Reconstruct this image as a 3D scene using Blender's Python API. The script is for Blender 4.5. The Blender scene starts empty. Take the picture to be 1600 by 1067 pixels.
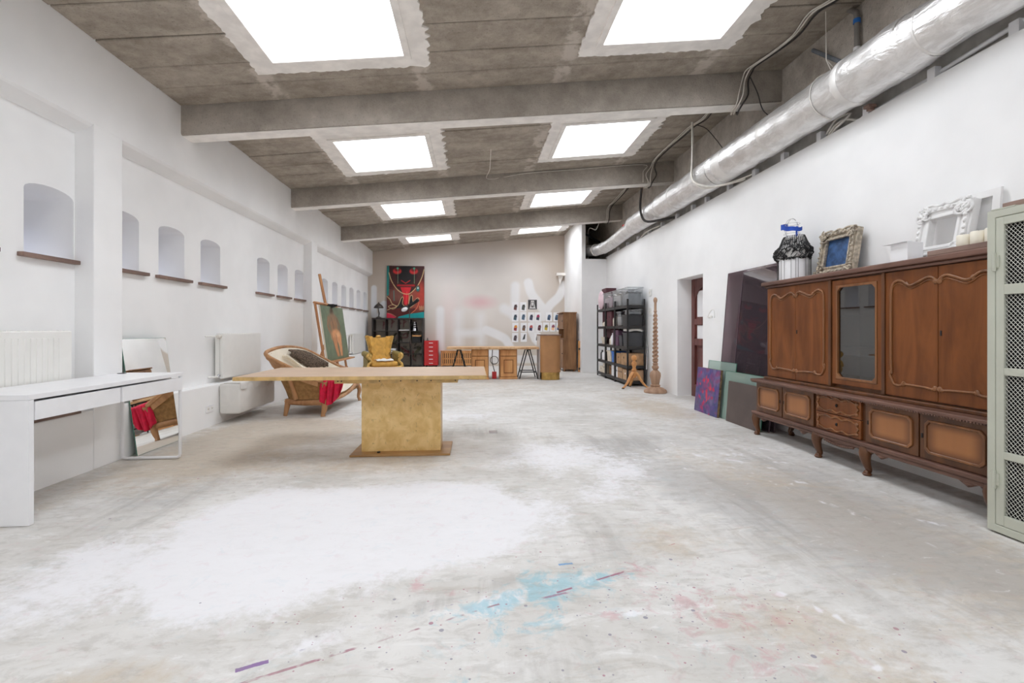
import bpy, bmesh, math, random
import numpy as np
from mathutils import Vector, Matrix
random.seed(7)
S = bpy.context.scene
COL = S.collection
# ---------------------------------------------------------------- camera, sky, exposure
F_PX, CX_OFF, HZ = 740.0, 58.0, 514.0
cam_d = bpy.data.cameras.new('camera'); cam = bpy.data.objects.new('camera', cam_d); COL.objects.link(cam)
cam_d.sensor_fit = 'HORIZONTAL'; cam_d.sensor_width = 36.0
cam_d.lens = 36.0 * F_PX / 1600.0
cam_d.shift_y = -(533.5 - HZ) / 1600.0
cam.location = (0, 0, 1.13)
cam.rotation_euler = (math.pi / 2, 0, -math.atan(CX_OFF / F_PX))
cam_d.clip_start = 0.05
S.camera = cam
S.view_settings.view_transform = 'Standard'; S.view_settings.look = 'None'
S.view_settings.gamma = 1.0; S.view_settings.use_curve_mapping = False
S.view_settings.exposure = 0.22
S.cycles.use_denoising = True
S.cycles.max_bounces = 14; S.cycles.diffuse_bounces = 11; S.cycles.glossy_bounces = 5
S.cycles.transmission_bounces = 6; S.cycles.transparent_max_bounces = 12
S.cycles.caustics_reflective = False; S.cycles.caustics_refractive = False
S.cycles.sample_clamp_indirect = 8.0
W = bpy.data.worlds.new('overcast_sky'); S.world = W; W.use_nodes = True
SKY_STRENGTH = 9.0
def _world():
    nt = W.node_tree; nt.nodes.clear()
    out = nt.nodes.new('ShaderNodeOutputWorld'); bg = nt.nodes.new('ShaderNodeBackground')
    tc = nt.nodes.new('ShaderNodeTexCoord'); sp = nt.nodes.new('ShaderNodeSeparateXYZ')
    rp = nt.nodes.new('ShaderNodeValToRGB')
    nt.links.new(tc.outputs['Generated'], sp.inputs[0]); nt.links.new(sp.outputs[2], rp.inputs[0])
    rp.color_ramp.elements[0].position = 0.0; rp.color_ramp.elements[0].color = (.22, .22, .23, 1)
    rp.color_ramp.elements[1].position = 0.03; rp.color_ramp.elements[1].color = (.985, .985, 1.0, 1)
    nt.links.new(rp.outputs[0], bg.inputs[0]); bg.inputs[1].default_value = SKY_STRENGTH
    nt.links.new(bg.outputs[0], out.inputs[0])
_world()

# ---------------------------------------------------------------- room measures (metres)
CZ0, CS = 3.45, 0.10                        # roof underside: z = CZ0 + CS*(x+3.06)
def cz(x): return CZ0 + CS * (x + 3.06)
XL, XP, XR, XC = -3.20, -3.06, 3.42, 3.53     # left wall, pilaster face, partition face, concrete wall
YB, YF = 14.5, -3.2
BEAMS = [-0.74, 2.23, 5.2, 8.17, 11.12]
SKY_Y = [(-2.75, -1.5), (.25, 1.48), (3.25, 4.48), (6.27, 7.5), (9.33, 10.56), (12.3, 13.53)]
SKY_X = [(-1.85, -.64), (1.21, 2.41)]

# ---------------------------------------------------------------- mesh builder
LOCAL = set()
def spl(pts, n=6, closed=False):
    P = [Vector(p) for p in pts]; out = []; m = len(P)
    for i in range(m if closed else m - 1):
        a, b = P[i], P[(i + 1) % m]
        p0 = P[(i - 1) % m] if (closed or i > 0) else a
        p3 = P[(i + 2) % m] if (closed or i < m - 2) else b
        for k in range(n):
            t = k / n
            out.append(.5 * ((2 * a) + (b - p0) * t + (2 * p0 - 5 * a + 4 * b - p3) * t * t + (3 * a - p0 - 3 * b + p3) * t ** 3))
    if not closed: out.append(P[-1])
    return out
def lerp_list(v, n):
    m = len(v) - 1; r = []
    for i in range(n):
        t = i / (n - 1) * m; k = min(int(t), m - 1); r.append(v[k] + (v[k + 1] - v[k]) * (t - k))
    return r
class MB:
    def __init__(s): s.v = []; s.f = []
    def add(s, vs, fs):
        o = len(s.v); s.v += [tuple(p) for p in vs]; s.f += [tuple(i + o for i in f) for f in fs]; return s
    def box(s, x0, x1, y0, y1, z0, z1, R=None, c=None):
        vs = [Vector((x, y, z)) for z in (z0, z1) for y in (y0, y1) for x in (x0, x1)]
        if R is not None:
            c = Vector(c or (0, 0, 0)); vs = [R @ p + c for p in vs]
        return s.add(vs, [(0, 2, 3, 1), (4, 5, 7, 6), (0, 1, 5, 4), (2, 6, 7, 3), (0, 4, 6, 2), (1, 3, 7, 5)])
    def prism(s, poly, f, w0, w1):
        n = len(poly); vs = [f(u, v, w0) for u, v in poly] + [f(u, v, w1) for u, v in poly]
        return s.add(vs, [tuple(range(n - 1, -1, -1)), tuple(range(n, 2 * n))] + [(i, (i + 1) % n, n + (i + 1) % n, n + i) for i in range(n)])
    def ring(s, outer, inner, f, w0, w1):
        n = len(outer); vs = []
        for w in (w0, w1):
            vs += [f(u, v, w) for u, v in outer] + [f(u, v, w) for u, v in inner]
        fs = []
        for i in range(n):
            j = (i + 1) % n
            fs += [(i, n + i, n + j, j), (2 * n + i, 2 * n + j, 3 * n + j, 3 * n + i), (i, j, 2 * n + j, 2 * n + i), (n + i, 3 * n + i, 3 * n + j, n + j)]
        return s.add(vs, fs)
    def frame(s, u0, u1, v0, v1, w, f, t0, t1):
        o = [(u0, v0), (u1, v0), (u1, v1), (u0, v1)]
        i = [(u0 + w, v0 + w), (u1 - w, v0 + w), (u1 - w, v1 - w), (u0 + w, v1 - w)]
        return s.ring(o, i, f, t0, t1)
    def tube(s, pts, r, n=8, closed=False, flat=None):
        P = [Vector(p) for p in pts]; m = len(P)
        if not isinstance(r, (list, tuple)): r = [r] * m
        elif len(r) != m: r = lerp_list(list(r), m)
        vs = []; ref = None
        for i in range(m):
            a = P[(i - 1) % m] if (closed or i > 0) else P[i]; b = P[(i + 1) % m] if (closed or i < m - 1) else P[i]
            t = (b - a)
            t = t.normalized() if t.length > 1e-9 else Vector((0, 0, 1))
            if ref is None: ref = Vector((0, 0, 1)) if abs(t.z) < .9 else Vector((0, 1, 0))
            x = ref - t * ref.dot(t)
            if x.length < 1e-5: x = Vector((1, 0, 0)) - t * t.x
            x.normalize(); ref = x; y = t.cross(x)
            for k in range(n):
                a_ = 2 * math.pi * k / n
                vs.append(P[i] + (x * math.cos(a_) * (flat or 1) + y * math.sin(a_)) * r[i])
        fs = []
        for i in range(m if closed else m - 1):
            for k in range(n):
                j = (i + 1) % m; fs.append((i * n + k, i * n + (k + 1) % n, j * n + (k + 1) % n, j * n + k))
        if not closed: fs += [tuple(range(n - 1, -1, -1)), tuple((m - 1) * n + k for k in range(n))]
        return s.add(vs, fs)
    def cyl(s, p0, p1, r0, r1=None, n=12): return s.tube([p0, p1], [r0, r0 if r1 is None else r1], n)
    def lathe(s, prof, c=(0, 0, 0), n=20, sx=1, sy=1, wob=None):
        vs = []; m = len(prof)
        for i, (r, z) in enumerate(prof):
            for k in range(n):
                a = 2 * math.pi * k / n; q = r * (wob(a, z) if wob else 1)
                vs.append((c[0] + q * math.cos(a) * sx, c[1] + q * math.sin(a) * sy, c[2] + z))
        fs = [(i * n + k, i * n + (k + 1) % n, (i + 1) * n + (k + 1) % n, (i + 1) * n + k) for i in range(m - 1) for k in range(n)]
        fs += [tuple(range(n - 1, -1, -1)), tuple((m - 1) * n + k for k in range(n))]
        return s.add(vs, fs)
    def ball(s, c, r, nu=10, nv=7):
        if not isinstance(r, (list, tuple)): r = (r, r, r)
        pr = [(math.sin(math.pi * i / nv) + 1e-4, -math.cos(math.pi * i / nv)) for i in range(nv + 1)]
        return s.add([(c[0] + a * math.cos(2 * math.pi * k / nu) * r[0], c[1] + a * math.sin(2 * math.pi * k / nu) * r[1], c[2] + z * r[2]) for a, z in pr for k in range(nu)],
                     [(i * nu + k, i * nu + (k + 1) % nu, (i + 1) * nu + (k + 1) % nu, (i + 1) * nu + k) for i in range(nv) for k in range(nu)])
    def grid(s, fn, nu, nv):
        return s.add([fn(i / nu, j / nv) for j in range(nv + 1) for i in range(nu + 1)],
                     [(j * (nu + 1) + i, j * (nu + 1) + i + 1, (j + 1) * (nu + 1) + i + 1, (j + 1) * (nu + 1) + i) for j in range(nv) for i in range(nu)])
    def sheet(s, fn, nu, nv, th):
        a = [[Vector(fn(i / nu, j / nv)) for i in range(nu + 1)] for j in range(nv + 1)]
        def nrm(i, j):
            du = a[j][min(i + 1, nu)] - a[j][max(i - 1, 0)]; dv = a[min(j + 1, nv)][i] - a[max(j - 1, 0)][i]
            n = du.cross(dv); return n.normalized() if n.length > 1e-9 else Vector((0, 0, 1))
        o = (nu + 1) * (nv + 1)
        vs = [a[j][i] for j in range(nv + 1) for i in range(nu + 1)] + [a[j][i] - nrm(i, j) * th for j in range(nv + 1) for i in range(nu + 1)]
        ix = lambda i, j: j * (nu + 1) + i
        fs = []
        for j in range(nv):
            for i in range(nu):
                q = (ix(i, j), ix(i + 1, j), ix(i + 1, j + 1), ix(i, j + 1)); fs += [q, tuple(o + k for k in reversed(q))]
        rim = [ix(i, 0) for i in range(nu)] + [ix(nu, j) for j in range(nv)] + [ix(i, nv) for i in range(nu, 0, -1)] + [ix(0, j) for j in range(nv, 0, -1)]
        for k in range(len(rim)):
            p, q = rim[k], rim[(k + 1) % len(rim)]; fs.append((p, o + p, o + q, q))
        return s.add(vs, fs)
    def xf(s, fn): s.v = [tuple(fn(Vector(p))) for p in s.v]; return s
    def rot(s, axis, ang, c=(0, 0, 0)):
        R = Matrix.Rotation(ang, 3, axis); c = Vector(c); return s.xf(lambda p: R @ (p - c) + c)
    def mesh(s, name, m, bevel=0, smooth=None, seg=2):
        me = bpy.data.meshes.new(name); me.from_pydata(s.v, [], s.f)
        bm = bmesh.new(); bm.from_mesh(me)
        bmesh.ops.recalc_face_normals(bm, faces=bm.faces)
        if bevel:
            ed = [e for e in bm.edges if len(e.link_faces) == 2 and e.calc_face_angle(0) > .6]
            bmesh.ops.bevel(bm, geom=ed, offset=bevel, segments=seg, affect='EDGES', clamp_overlap=True, profile=.5)
        bm.to_mesh(me); bm.free()
        if smooth is not None:
            me.polygons.foreach_set('use_smooth', [True] * len(me.polygons)); me.set_sharp_from_angle(angle=math.radians(smooth))
        if m is not None: me.materials.append(m)
        return me
    def build(s, name, m, parent=None, bevel=0, smooth=None, label=None, cat=None, group=None, kind=None, seg=2):
        off = Vector((0, 0, 0)); org = None
        if parent is None:
            if cat or kind != 'structure':
                xs, ys, zs = zip(*s.v); org = Vector(((min(xs) + max(xs)) / 2, (min(ys) + max(ys)) / 2, min(zs))); off = org
        else:
            top = parent
            while top.parent: top = top.parent
            if top.name not in LOCAL: off = Vector(top.location)
        if off.length: s.v = [(p[0] - off.x, p[1] - off.y, p[2] - off.z) for p in s.v]
        o = bpy.data.objects.new(name, s.mesh(name, m, bevel, smooth, seg)); COL.objects.link(o)
        if org is not None: o.location = org
        if parent is not None: o.parent = parent
        tag(o, label, cat, group, kind); return o
def tag(o, label=None, cat=None, group=None, kind=None):
    if label: o['label'] = label
    if cat: o['category'] = cat
    if group: o['group'] = group
    if kind: o['kind'] = kind
    return o
def root(name, loc, label=None, cat=None, group=None, kind=None, rz=None):
    o = bpy.data.objects.new(name, None); COL.objects.link(o); o.location = loc; o.empty_display_size = .1
    if rz is not None: o.rotation_euler = (0, 0, rz); LOCAL.add(o.name)
    return tag(o, label, cat, group, kind)
def dup(o, dloc, label=None, name=None):
    def cp(q, par):
        c = q.copy(); COL.objects.link(c)
        if par is not None: c.parent = par
        for ch in list(q.children): cp(ch, c)
        return c
    c = cp(o, None); c.location = Vector(o.location) + Vector(dloc)
    if label: c['label'] = label
    return c
# mappings from (u,v,w) to space for prisms/frames
fXZ = lambda y: (lambda u, v, w: (u, y + w, v))            # u=x v=z w=+y
fYZ = lambda x: (lambda u, v, w: (x + w, u, v))            # u=y v=z w=+x
fXY = lambda z: (lambda u, v, w: (u, v, z + w))

# ---------------------------------------------------------------- materials
def s2l(c): return tuple((x / 255 / 12.92 if x / 255 <= .04045 else ((x / 255 + .055) / 1.055) ** 2.4) for x in c)
class NT:
    def __init__(s, name):
        s.m = bpy.data.materials.new(name); s.m.use_nodes = True; s.t = s.m.node_tree; s.t.nodes.clear()
        s.out = s.n('ShaderNodeOutputMaterial'); s.b = s.n('ShaderNodeBsdfPrincipled'); s.l(s.b.outputs[0], s.out.inputs[0])
    def n(s, t, **k):
        q = s.t.nodes.new(t)
        for a, b in k.items(): setattr(q, a, b)
        return q
    def l(s, a, b): s.t.links.new(a, b)
    def setv(s, sock, v):
        if hasattr(v, 'is_output') or isinstance(v, bpy.types.NodeSocket): s.l(v, sock)
        else:
            if isinstance(v, (tuple, list)) and len(v) == 3 and sock.type == 'RGBA': v = (*v, 1)
            sock.default_value = v
    def math(s, op, a, b=0.0, c=0.0, clamp=False):
        q = s.n('ShaderNodeMath', operation=op, use_clamp=clamp); s.setv(q.inputs[0], a); s.setv(q.inputs[1], b); s.setv(q.inputs[2], c); return q.outputs[0]
    def mix(s, f, a, b, blend='MIX'):
        q = s.n('ShaderNodeMix', data_type='RGBA', blend_type=blend); s.setv(q.inputs[0], f); s.setv(q.inputs[6], a); s.setv(q.inputs[7], b); return q.outputs[2]
    def coord(s, kind='Object', scale=(1, 1, 1), loc=(0, 0, 0), rot=(0, 0, 0)):
        if kind == 'World': o = s.n('ShaderNodeNewGeometry').outputs['Position']
        else: o = s.n('ShaderNodeTexCoord').outputs[kind]
        mp = s.n('ShaderNodeMapping'); s.l(o, mp.inputs[0]); mp.inputs['Scale'].default_value = scale; mp.inputs['Location'].default_value = loc; mp.inputs['Rotation'].default_value = rot
        return mp.outputs[0]
    def noise(s, vec, scale=5, detail=4, rough=.55, dist=0, col=False):
        q = s.n('ShaderNodeTexNoise'); s.l(vec, q.inputs['Vector']); q.inputs['Scale'].default_value = scale; q.inputs['Detail'].default_value = detail; q.inputs['Roughness'].default_value = rough; q.inputs['Distortion'].default_value = dist
        return q.outputs['Color' if col else 'Fac']
    def ss(s, x, a, b):
        q = s.n('ShaderNodeMapRange', interpolation_type='SMOOTHSTEP'); s.setv(q.inputs[0], x); q.inputs[1].default_value = a; q.inputs[2].default_value = b; return q.outputs[0]
    def bump(s, h, strength=.3, dist=.01):
        q = s.n('ShaderNodeBump'); q.inputs['Strength'].default_value = strength; q.inputs['Distance'].default_value = dist; s.l(h, q.inputs['Height']); s.l(q.outputs[0], s.b.inputs['Normal'])
    def sets(s, col=None, rough=.5, metal=0.0, spec=None):
        if col is not None: s.setv(s.b.inputs['Base Color'], col)
        s.setv(s.b.inputs['Roughness'], rough); s.setv(s.b.inputs['Metallic'], metal)
        if spec is not None: s.b.inputs['Specular IOR Level'].default_value = spec
        return s.m
def plain(name, rgb, rough=.5, metal=0.0, var=.06, scale=8, bump=0.0, bscale=60, spec=None, kind='Object'):
    t = NT(name); c = s2l(rgb); v = t.coord(kind); nz = t.noise(v, scale, 3)
    d = tuple(max(0, x * (1 - var * 2)) for x in c); l = tuple(min(1, x * (1 + var)) for x in c)
    t.sets(t.mix(t.ss(nz, .3, .7), d, l), rough, metal, spec)
    if bump: t.bump(t.noise(v, bscale, 3), bump, .004)
    return t.m
def wood(name, dark, light, rough=.45, axis=2, scale=1.0, streak=14, spec=None, bump=.05):
    t = NT(name); sc = [streak * scale] * 3; sc[axis] = 1.3 * scale
    v = t.coord('Object', tuple(sc)); n1 = t.noise(v, 1.0, 5, .6, .6)
    n2 = t.noise(t.coord('Object', (1.5, 1.5, 1.5)), 2, 3)
    f = t.math('ADD', t.ss(n1, .25, .75), t.math('MULTIPLY', t.math('SUBTRACT', n2, .5), .7), clamp=True)
    t.sets(t.mix(f, s2l(dark), s2l(light)), rough, 0, spec); t.bump(n1, bump, .002); return t.m
def glass(name, tint, rough=.02, refl=.12, haze=None):
    t = NT(name); t.t.nodes.remove(t.b)
    tr = t.n('ShaderNodeBsdfTransparent'); tr.inputs[0].default_value = (*tint, 1)
    gl = t.n('ShaderNodeBsdfGlossy'); gl.inputs['Roughness'].default_value = rough
    lw = t.n('ShaderNodeLayerWeight'); lw.inputs[0].default_value = .5
    k = t.math('ADD', refl, t.math('MULTIPLY', t.math('POWER', lw.outputs['Facing'], 5.0), .9 - refl))
    mx = t.n('ShaderNodeMixShader'); t.l(k, mx.inputs[0]); t.l(tr.outputs[0], mx.inputs[1]); t.l(gl.outputs[0], mx.inputs[2]); sh = mx
    if haze:
        df = t.n('ShaderNodeBsdfDiffuse'); df.inputs[0].default_value = (*s2l(haze[0]), 1); sh = t.n('ShaderNodeMixShader'); sh.inputs[0].default_value = haze[1]
        t.l(mx.outputs[0], sh.inputs[1]); t.l(df.outputs[0], sh.inputs[2])
    t.l(sh.outputs[0], t.out.inputs[0])
    return t.m
def printed(name, rough=.7, detail=0.0):
    t = NT(name); a = t.n('ShaderNodeAttribute', attribute_name='Col'); c = a.outputs['Color']
    t.sets(c, rough); return t.m
M = {}
M['wall'] = plain('white_wall_paint', (243, 243, 243), .85, var=.02, scale=1.5, bump=.08, bscale=90, kind='World')
M['white'] = plain('white_lacquer', (238, 238, 240), .35, var=.01)
M['radiator'] = plain('radiator_enamel', (236, 235, 231), .35, var=.01)
M['plaster'] = plain('rough_white_plaster', (248, 244, 239), .9, var=.05, scale=6, bump=.25, bscale=25, kind='World')
M['dark'] = plain('black_metal', (34, 33, 34), .45)
M['black'] = plain('soft_black', (22, 21, 22), .6)
M['chrome'] = plain('chrome', (200, 200, 204), .18, 1.0, var=.02)
M['brass'] = plain('brushed_brass', (196, 160, 96), .3, 1.0, var=.08, scale=20)
M['pane'] = glass('clear_pane', (.96, .98, 1.0), refl=.03)
M['window_pane'] = glass('dimming_window_pane', (.46, .475, .53), refl=.05)  # tint darkened to hold back the daylight entering the niches
M['cable_w'] = plain('white_cable', (226, 221, 213), .6)
M['cable_k'] = plain('dark_cable', (52, 48, 46), .6)
def _concrete(name, lo, hi, streaks=False, sc=1.0, white=(176, 168, 158)):
    t = NT(name); v = t.coord('World'); vs = t.coord('World', (.8, 1.5, 1))
    a = t.noise(vs, 2.2 * sc, 6, .62); b = t.noise(v, 9 * sc, 6, .7); g = t.noise(v, 60, 3, .6)
    f = t.math('ADD', t.math('MULTIPLY', a, .55), t.math('MULTIPLY', b, .45))
    c = t.mix(t.ss(f, .30, .70), s2l(lo), s2l(hi))
    c = t.mix(t.math('MULTIPLY', t.ss(g, .56, .72), .35), c, s2l((70, 64, 58)))
    c = t.mix(t.math('MULTIPLY', t.ss(b, .64, .74), .45), c, s2l(white))
    if streaks:
        sx = t.n('ShaderNodeSeparateXYZ'); t.l(v, sx.inputs[0]); m = None
        wob = t.math('MULTIPLY', t.math('SUBTRACT', b, .5), .22)
        for x in (-2.02, -.53, .93, 2.5):
            d = t.math('ABSOLUTE', t.math('SUBTRACT', t.math('ADD', sx.outputs[0], wob), x))
            k = t.math('SUBTRACT', 1.0, t.ss(d, .05, .11)); m = k if m is None else t.math('MAXIMUM', m, k)
        m = t.math('MULTIPLY', m, t.ss(t.noise(v, 5, 4, .6), .40, .55))
        c = t.mix(t.math('MULTIPLY', m, .8), c, s2l((205, 196, 186)))
    t.sets(c, .92); t.bump(t.math('ADD', b, t.math('MULTIPLY', g, .6)), .55, .012); return t.m
M['slab'] = _concrete('rough_concrete_slab', (140, 130, 118), (186, 176, 163), True)
M['beam'] = _concrete('smooth_concrete_beam', (150, 142, 133), (188, 180, 170), False, .7, (206, 198, 188))
M['concrete_wall'] = _concrete('stained_concrete', (156, 147, 137), (206, 199, 190), False, .8, (214, 208, 200))

# ---------------------------------------------------------------- floor with its paint stains
def poly_sd(px, py, poly):
    P = np.array(poly, float); d = np.full(px.shape, 1e9); ins = np.zeros(px.shape, bool); n = len(P)
    for i in range(n):
        a, b = P[i], P[(i + 1) % n]; e = b - a
        t = np.clip(((px - a[0]) * e[0] + (py - a[1]) * e[1]) / (e @ e + 1e-12), 0, 1)
        d = np.minimum(d, np.hypot(px - a[0] - t * e[0], py - a[1] - t * e[1]))
        c = (a[1] > py) != (b[1] > py)
        with np.errstate(divide='ignore', invalid='ignore'): xx = a[0] + (py - a[1]) / (e[1] if e[1] else 1e-12) * e[0]
        ins ^= c & (px < xx)
    return np.where(ins, d, -d)
def _floor():
    xs = np.concatenate([[-3.85, -3.3], np.arange(-3.1, 3.451, .04), [3.9]])
    ys = np.concatenate([[-3.3, -1.5, 0], np.arange(1.0, 6.5, .04), np.arange(6.5, 14.8, .15)])
    X, Y = np.meshgrid(xs, ys); nx, ny = len(xs), len(ys)
    sm = lambda d, w: np.clip(d / w * .5 + .5, 0, 1)
    ell = lambda cx, cy, rx, ry, rot=0.0: np.exp(-((((X - cx) * math.cos(rot) + (Y - cy) * math.sin(rot)) / rx) ** 2 + ((-(X - cx) * math.sin(rot) + (Y - cy) * math.cos(rot)) / ry) ** 2))
    patch = [(-1.4, 3.5), (-.9, 3.42), (-.29, 3.55), (.08, 3.45), (.42, 3.0), (.40, 2.7), (.19, 2.41), (-.07, 2.3), (-.53, 2.11), (-.84, 1.92), (-1.14, 1.89), (-1.46, 2.08), (-1.66, 2.35), (-1.62, 2.7), (-1.7, 2.9), (-1.6, 3.2)]
    w = sm(poly_sd(X, Y, patch), .30)
    w = np.maximum(w, .60 * ell(.7, 4.2, 1.0, .9)); w = np.maximum(w, .55 * ell(1.1, 3.6, .45, 1.3, -.5)); w = np.maximum(w, .5 * ell(-.3, 6.2, 1.5, .8)); w = np.maximum(w, .56 * ell(.35, 2.9, .5, .7))
    w = np.maximum(w, .64 * ell(-1.8, 2.35, .5, .7)); w = np.maximum(w, .48 * ell(2.0, 6.2, .5, .5)); w = np.maximum(w, .50 * ell(-.6, 1.75, .5, .12, .4)); w = np.maximum(w, .55 * ell(.1, 1.95, .25, .12, .4))
    for yy in np.arange(1.6, 4.6, .07):
        xc = 2.02 + (4.2 - yy) * .20
        w = np.maximum(w, random.choice((.3, .52, .58)) * ell(xc + random.uniform(-.05, .05), yy, random.uniform(.02, .05), .06))
    for (x, y, rx, ry, rt) in [(1.4, 1.78, .10, .018, -1.1), (1.3, 1.93, .05, .03, 0), (1.43, 1.9, .04, .02, 0), (1.33, 1.48, .03, .015, 0), (1.46, 1.46, .05, .012, -.5), (.62, 1.83, .07, .03, .3), (.5, 1.86, .05, .02, 0)]:
        w = np.maximum(w, .85 * ell(x, y, rx, ry, rt))
    for k in range(46):
        x, y = random.gauss(2.35, .28), random.gauss(3.9, .5); w = np.maximum(w, random.uniform(.5, .72) * ell(x, y, random.uniform(.03, .14), random.uniform(.015, .05), -.9))
    tan = .9 * ell(-2.4, 4.6, .75, 1.3) + .7 * ell(-1.9, 5.6, 1.0, .7) + .8 * ell(2.3, 2.3, .7, 2.2, .2) + .6 * ell(1.0, 2.45, .35, .3) + .6 * ell(-1.15, 1.62, .35, .14) + .5 * ell(.0, 9.5, 3.5, 3) + .6 * ell(-.8, 4.0, 1.0, .35) + .6 * ell(2.6, 6.5, .6, 1.5) + .55 * ell(1.15, 1.75, .35, .25) + .5 * ell(1.35, 1.3, .3, .3) + .4 * ell(-2.9, 2.6, .3, 1)
    grey = .85 * ell(1.75, 2.9, .45, 1.5, .35) + .35 * ell(.3, 1.5, .22, .3, .3) + .5 * ell(1.5, 4.6, .8, .5) + .5 * ell(-2.1, 3.3, .35, .8, .2) + .45 * ell(.0, 5.2, .5, .3) + .5 * ell(-.1, 2.0, .6, .06, .45) + .35 * ell(.75, 2.5, .3, .35) + .6 * ell(2.5, 3.0, .4, 1.4)
    teal = .75 * ell(.42, 2.08, .20, .12, .2) + .45 * ell(.25, 1.98, .18, .18) + .5 * ell(.65, 2.14, .2, .05, .25) + .45 * ell(.05, 1.93, .22, .06, .3) + .55 * ell(.24, 2.17, .035, .13) + .7 * ell(-.05, 1.5, .03, .05) + .4 * ell(.1, 1.8, .25, .12)
    red = .75 * ell(.74, 2.18, .12, .06, .3) + .42 * ell(.95, 1.9, .25, .16) + .75 * ell(-.25, 2.14, .025, .06) + .45 * ell(-.17, 2.08, .14, .025, -.5) + .65 * ell(.49, 1.83, .06, .02) + .55 * ell(.57, 1.82, .03, .03) + .3 * ell(1.0, 1.6, .3, .2)
    spl_ = .9 * ell(.95, 1.88, .35, .3) + .75 * ell(.75, 1.6, .5, .25) + .7 * ell(-.2, 1.85, .6, .3) + .6 * ell(.35, 2.25, .35, .2) + .5 * ell(-2.2, 3.9, .5, .7) + .45 * ell(1.3, 1.6, .5, .4)
    me = bpy.data.meshes.new('floor')
    vs = np.stack([X, Y, np.zeros_like(X)], -1).reshape(-1, 3)
    i = np.arange((ny - 1) * nx).reshape(ny - 1, nx)[:, :-1].reshape(-1)
    fs = np.stack([i, i + 1, i + 1 + nx, i + nx], -1)
    me.from_pydata(vs.tolist(), [], fs.tolist())
    for nm, chans in (('stain_a', (w, tan, grey)), ('stain_b', (teal, red, spl_))):
        at = me.attributes.new(nm, 'FLOAT_COLOR', 'POINT')
        c = np.stack([np.clip(q, 0, 1) for q in chans] + [np.ones_like(X)], -1).astype(np.float32).reshape(-1)
        at.data.foreach_set('color', c)
    t = NT('worn_painted_concrete'); v = t.coord('World')
    A = t.n('ShaderNodeAttribute', attribute_name='stain_a'); B = t.n('ShaderNodeAttribute', attribute_name='stain_b')
    a = t.n('ShaderNodeSeparateColor'); t.l(A.outputs['Color'], a.inputs[0]); b = t.n('ShaderNodeSeparateColor'); t.l(B.outputs['Color'], b.inputs[0])
    n1 = t.noise(v, 1.1, 6, .62, .4); n2 = t.noise(v, 4.0, 7, .68, .6); n3 = t.noise(v, 22, 5, .7); n4 = t.noise(t.coord('World', (.7, 2.4, 1), rot=(0, 0, .5)), 3.2, 6, .7, .8)
    det = t.math('ADD', t.math('MULTIPLY', n2, .6), t.math('MULTIPLY', n3, .4))
    c = t.mix(t.ss(n1, .32, .68), s2l((198, 195, 190)), s2l((219, 217, 214)))
    c = t.mix(t.math('MULTIPLY', t.ss(n4, .52, .68), .6), c, s2l((228, 227, 226)))
    c = t.mix(t.math('MULTIPLY', t.ss(n4, .46, .34), .38), c, s2l((178, 170, 158)))
    def mask(ch, k=1.0, lo=.42, hi=.58, nz=det): return t.ss(t.math('ADD', ch, t.math('MULTIPLY', t.math('SUBTRACT', nz, .5), k)), lo, hi)
    st = t.noise(t.coord('World', (4.5, .55, 1), rot=(0, 0, -.12)), 1.4, 6, .65, .4)
    c = t.mix(t.math('MULTIPLY', t.math('MULTIPLY', a.outputs[2], t.ss(st, .54, .36)), .85), c, s2l((146, 141, 135)))
    c = t.mix(t.math('MULTIPLY', mask(a.outputs[1], 1.5, .3, .8), .75), c, s2l((193, 179, 160)))
    c = t.mix(t.math('MULTIPLY', mask(a.outputs[2], 1.3, .3, .7, n4), .6), c, s2l((172, 170, 168)))
    wm = mask(a.outputs[0], 1.1, .36, .62); nw = t.math('SUBTRACT', 1.0, t.math('MULTIPLY', wm, .85)); c = t.mix(t.math('MULTIPLY', wm, .85), c, s2l((230, 229, 232)))
    c = t.mix(t.math('MULTIPLY', mask(b.outputs[0], .9, .30, 1.05, t.ss(t.noise(t.coord('World'), 8, 6, .7, .8), .35, .65)), .6), c, s2l((122, 184, 200)))
    c = t.mix(t.math('MULTIPLY', mask(b.outputs[1], 1.0, .3, 1.0, t.ss(t.noise(t.coord('World'), 11, 6, .7, .6), .35, .65)), .42), c, s2l((196, 120, 134)))
    for vsc, pw, fac in ((24, 6.0, .24), (62, 4.0, .30)):
        vo = t.n('ShaderNodeTexVoronoi'); vo.inputs['Scale'].default_value = vsc; vo.inputs['Randomness'].default_value = 1
        t.l(v, vo.inputs['Vector']); vc = t.n('ShaderNodeSeparateColor'); t.l(vo.outputs['Color'], vc.inputs[0])
        rad = t.math('MULTIPLY', t.math('POWER', vc.outputs[0], pw), fac)
        dot = t.math('LESS_THAN', t.math('ADD', vo.outputs['Distance'], t.math('MULTIPLY', t.math('SUBTRACT', n3, .5), .12)), rad)
        dot = t.math('MULTIPLY', dot, t.math('GREATER_THAN', t.math('MULTIPLY', b.outputs[2], .75), vc.outputs[1]))
        c = t.mix(t.math('MULTIPLY', dot, .7), c, t.mix(vc.outputs[2], s2l((164, 90, 112)), s2l((120, 118, 136))))
    sx = t.n('ShaderNodeSeparateXYZ'); t.l(v, sx.inputs[0])
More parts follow.
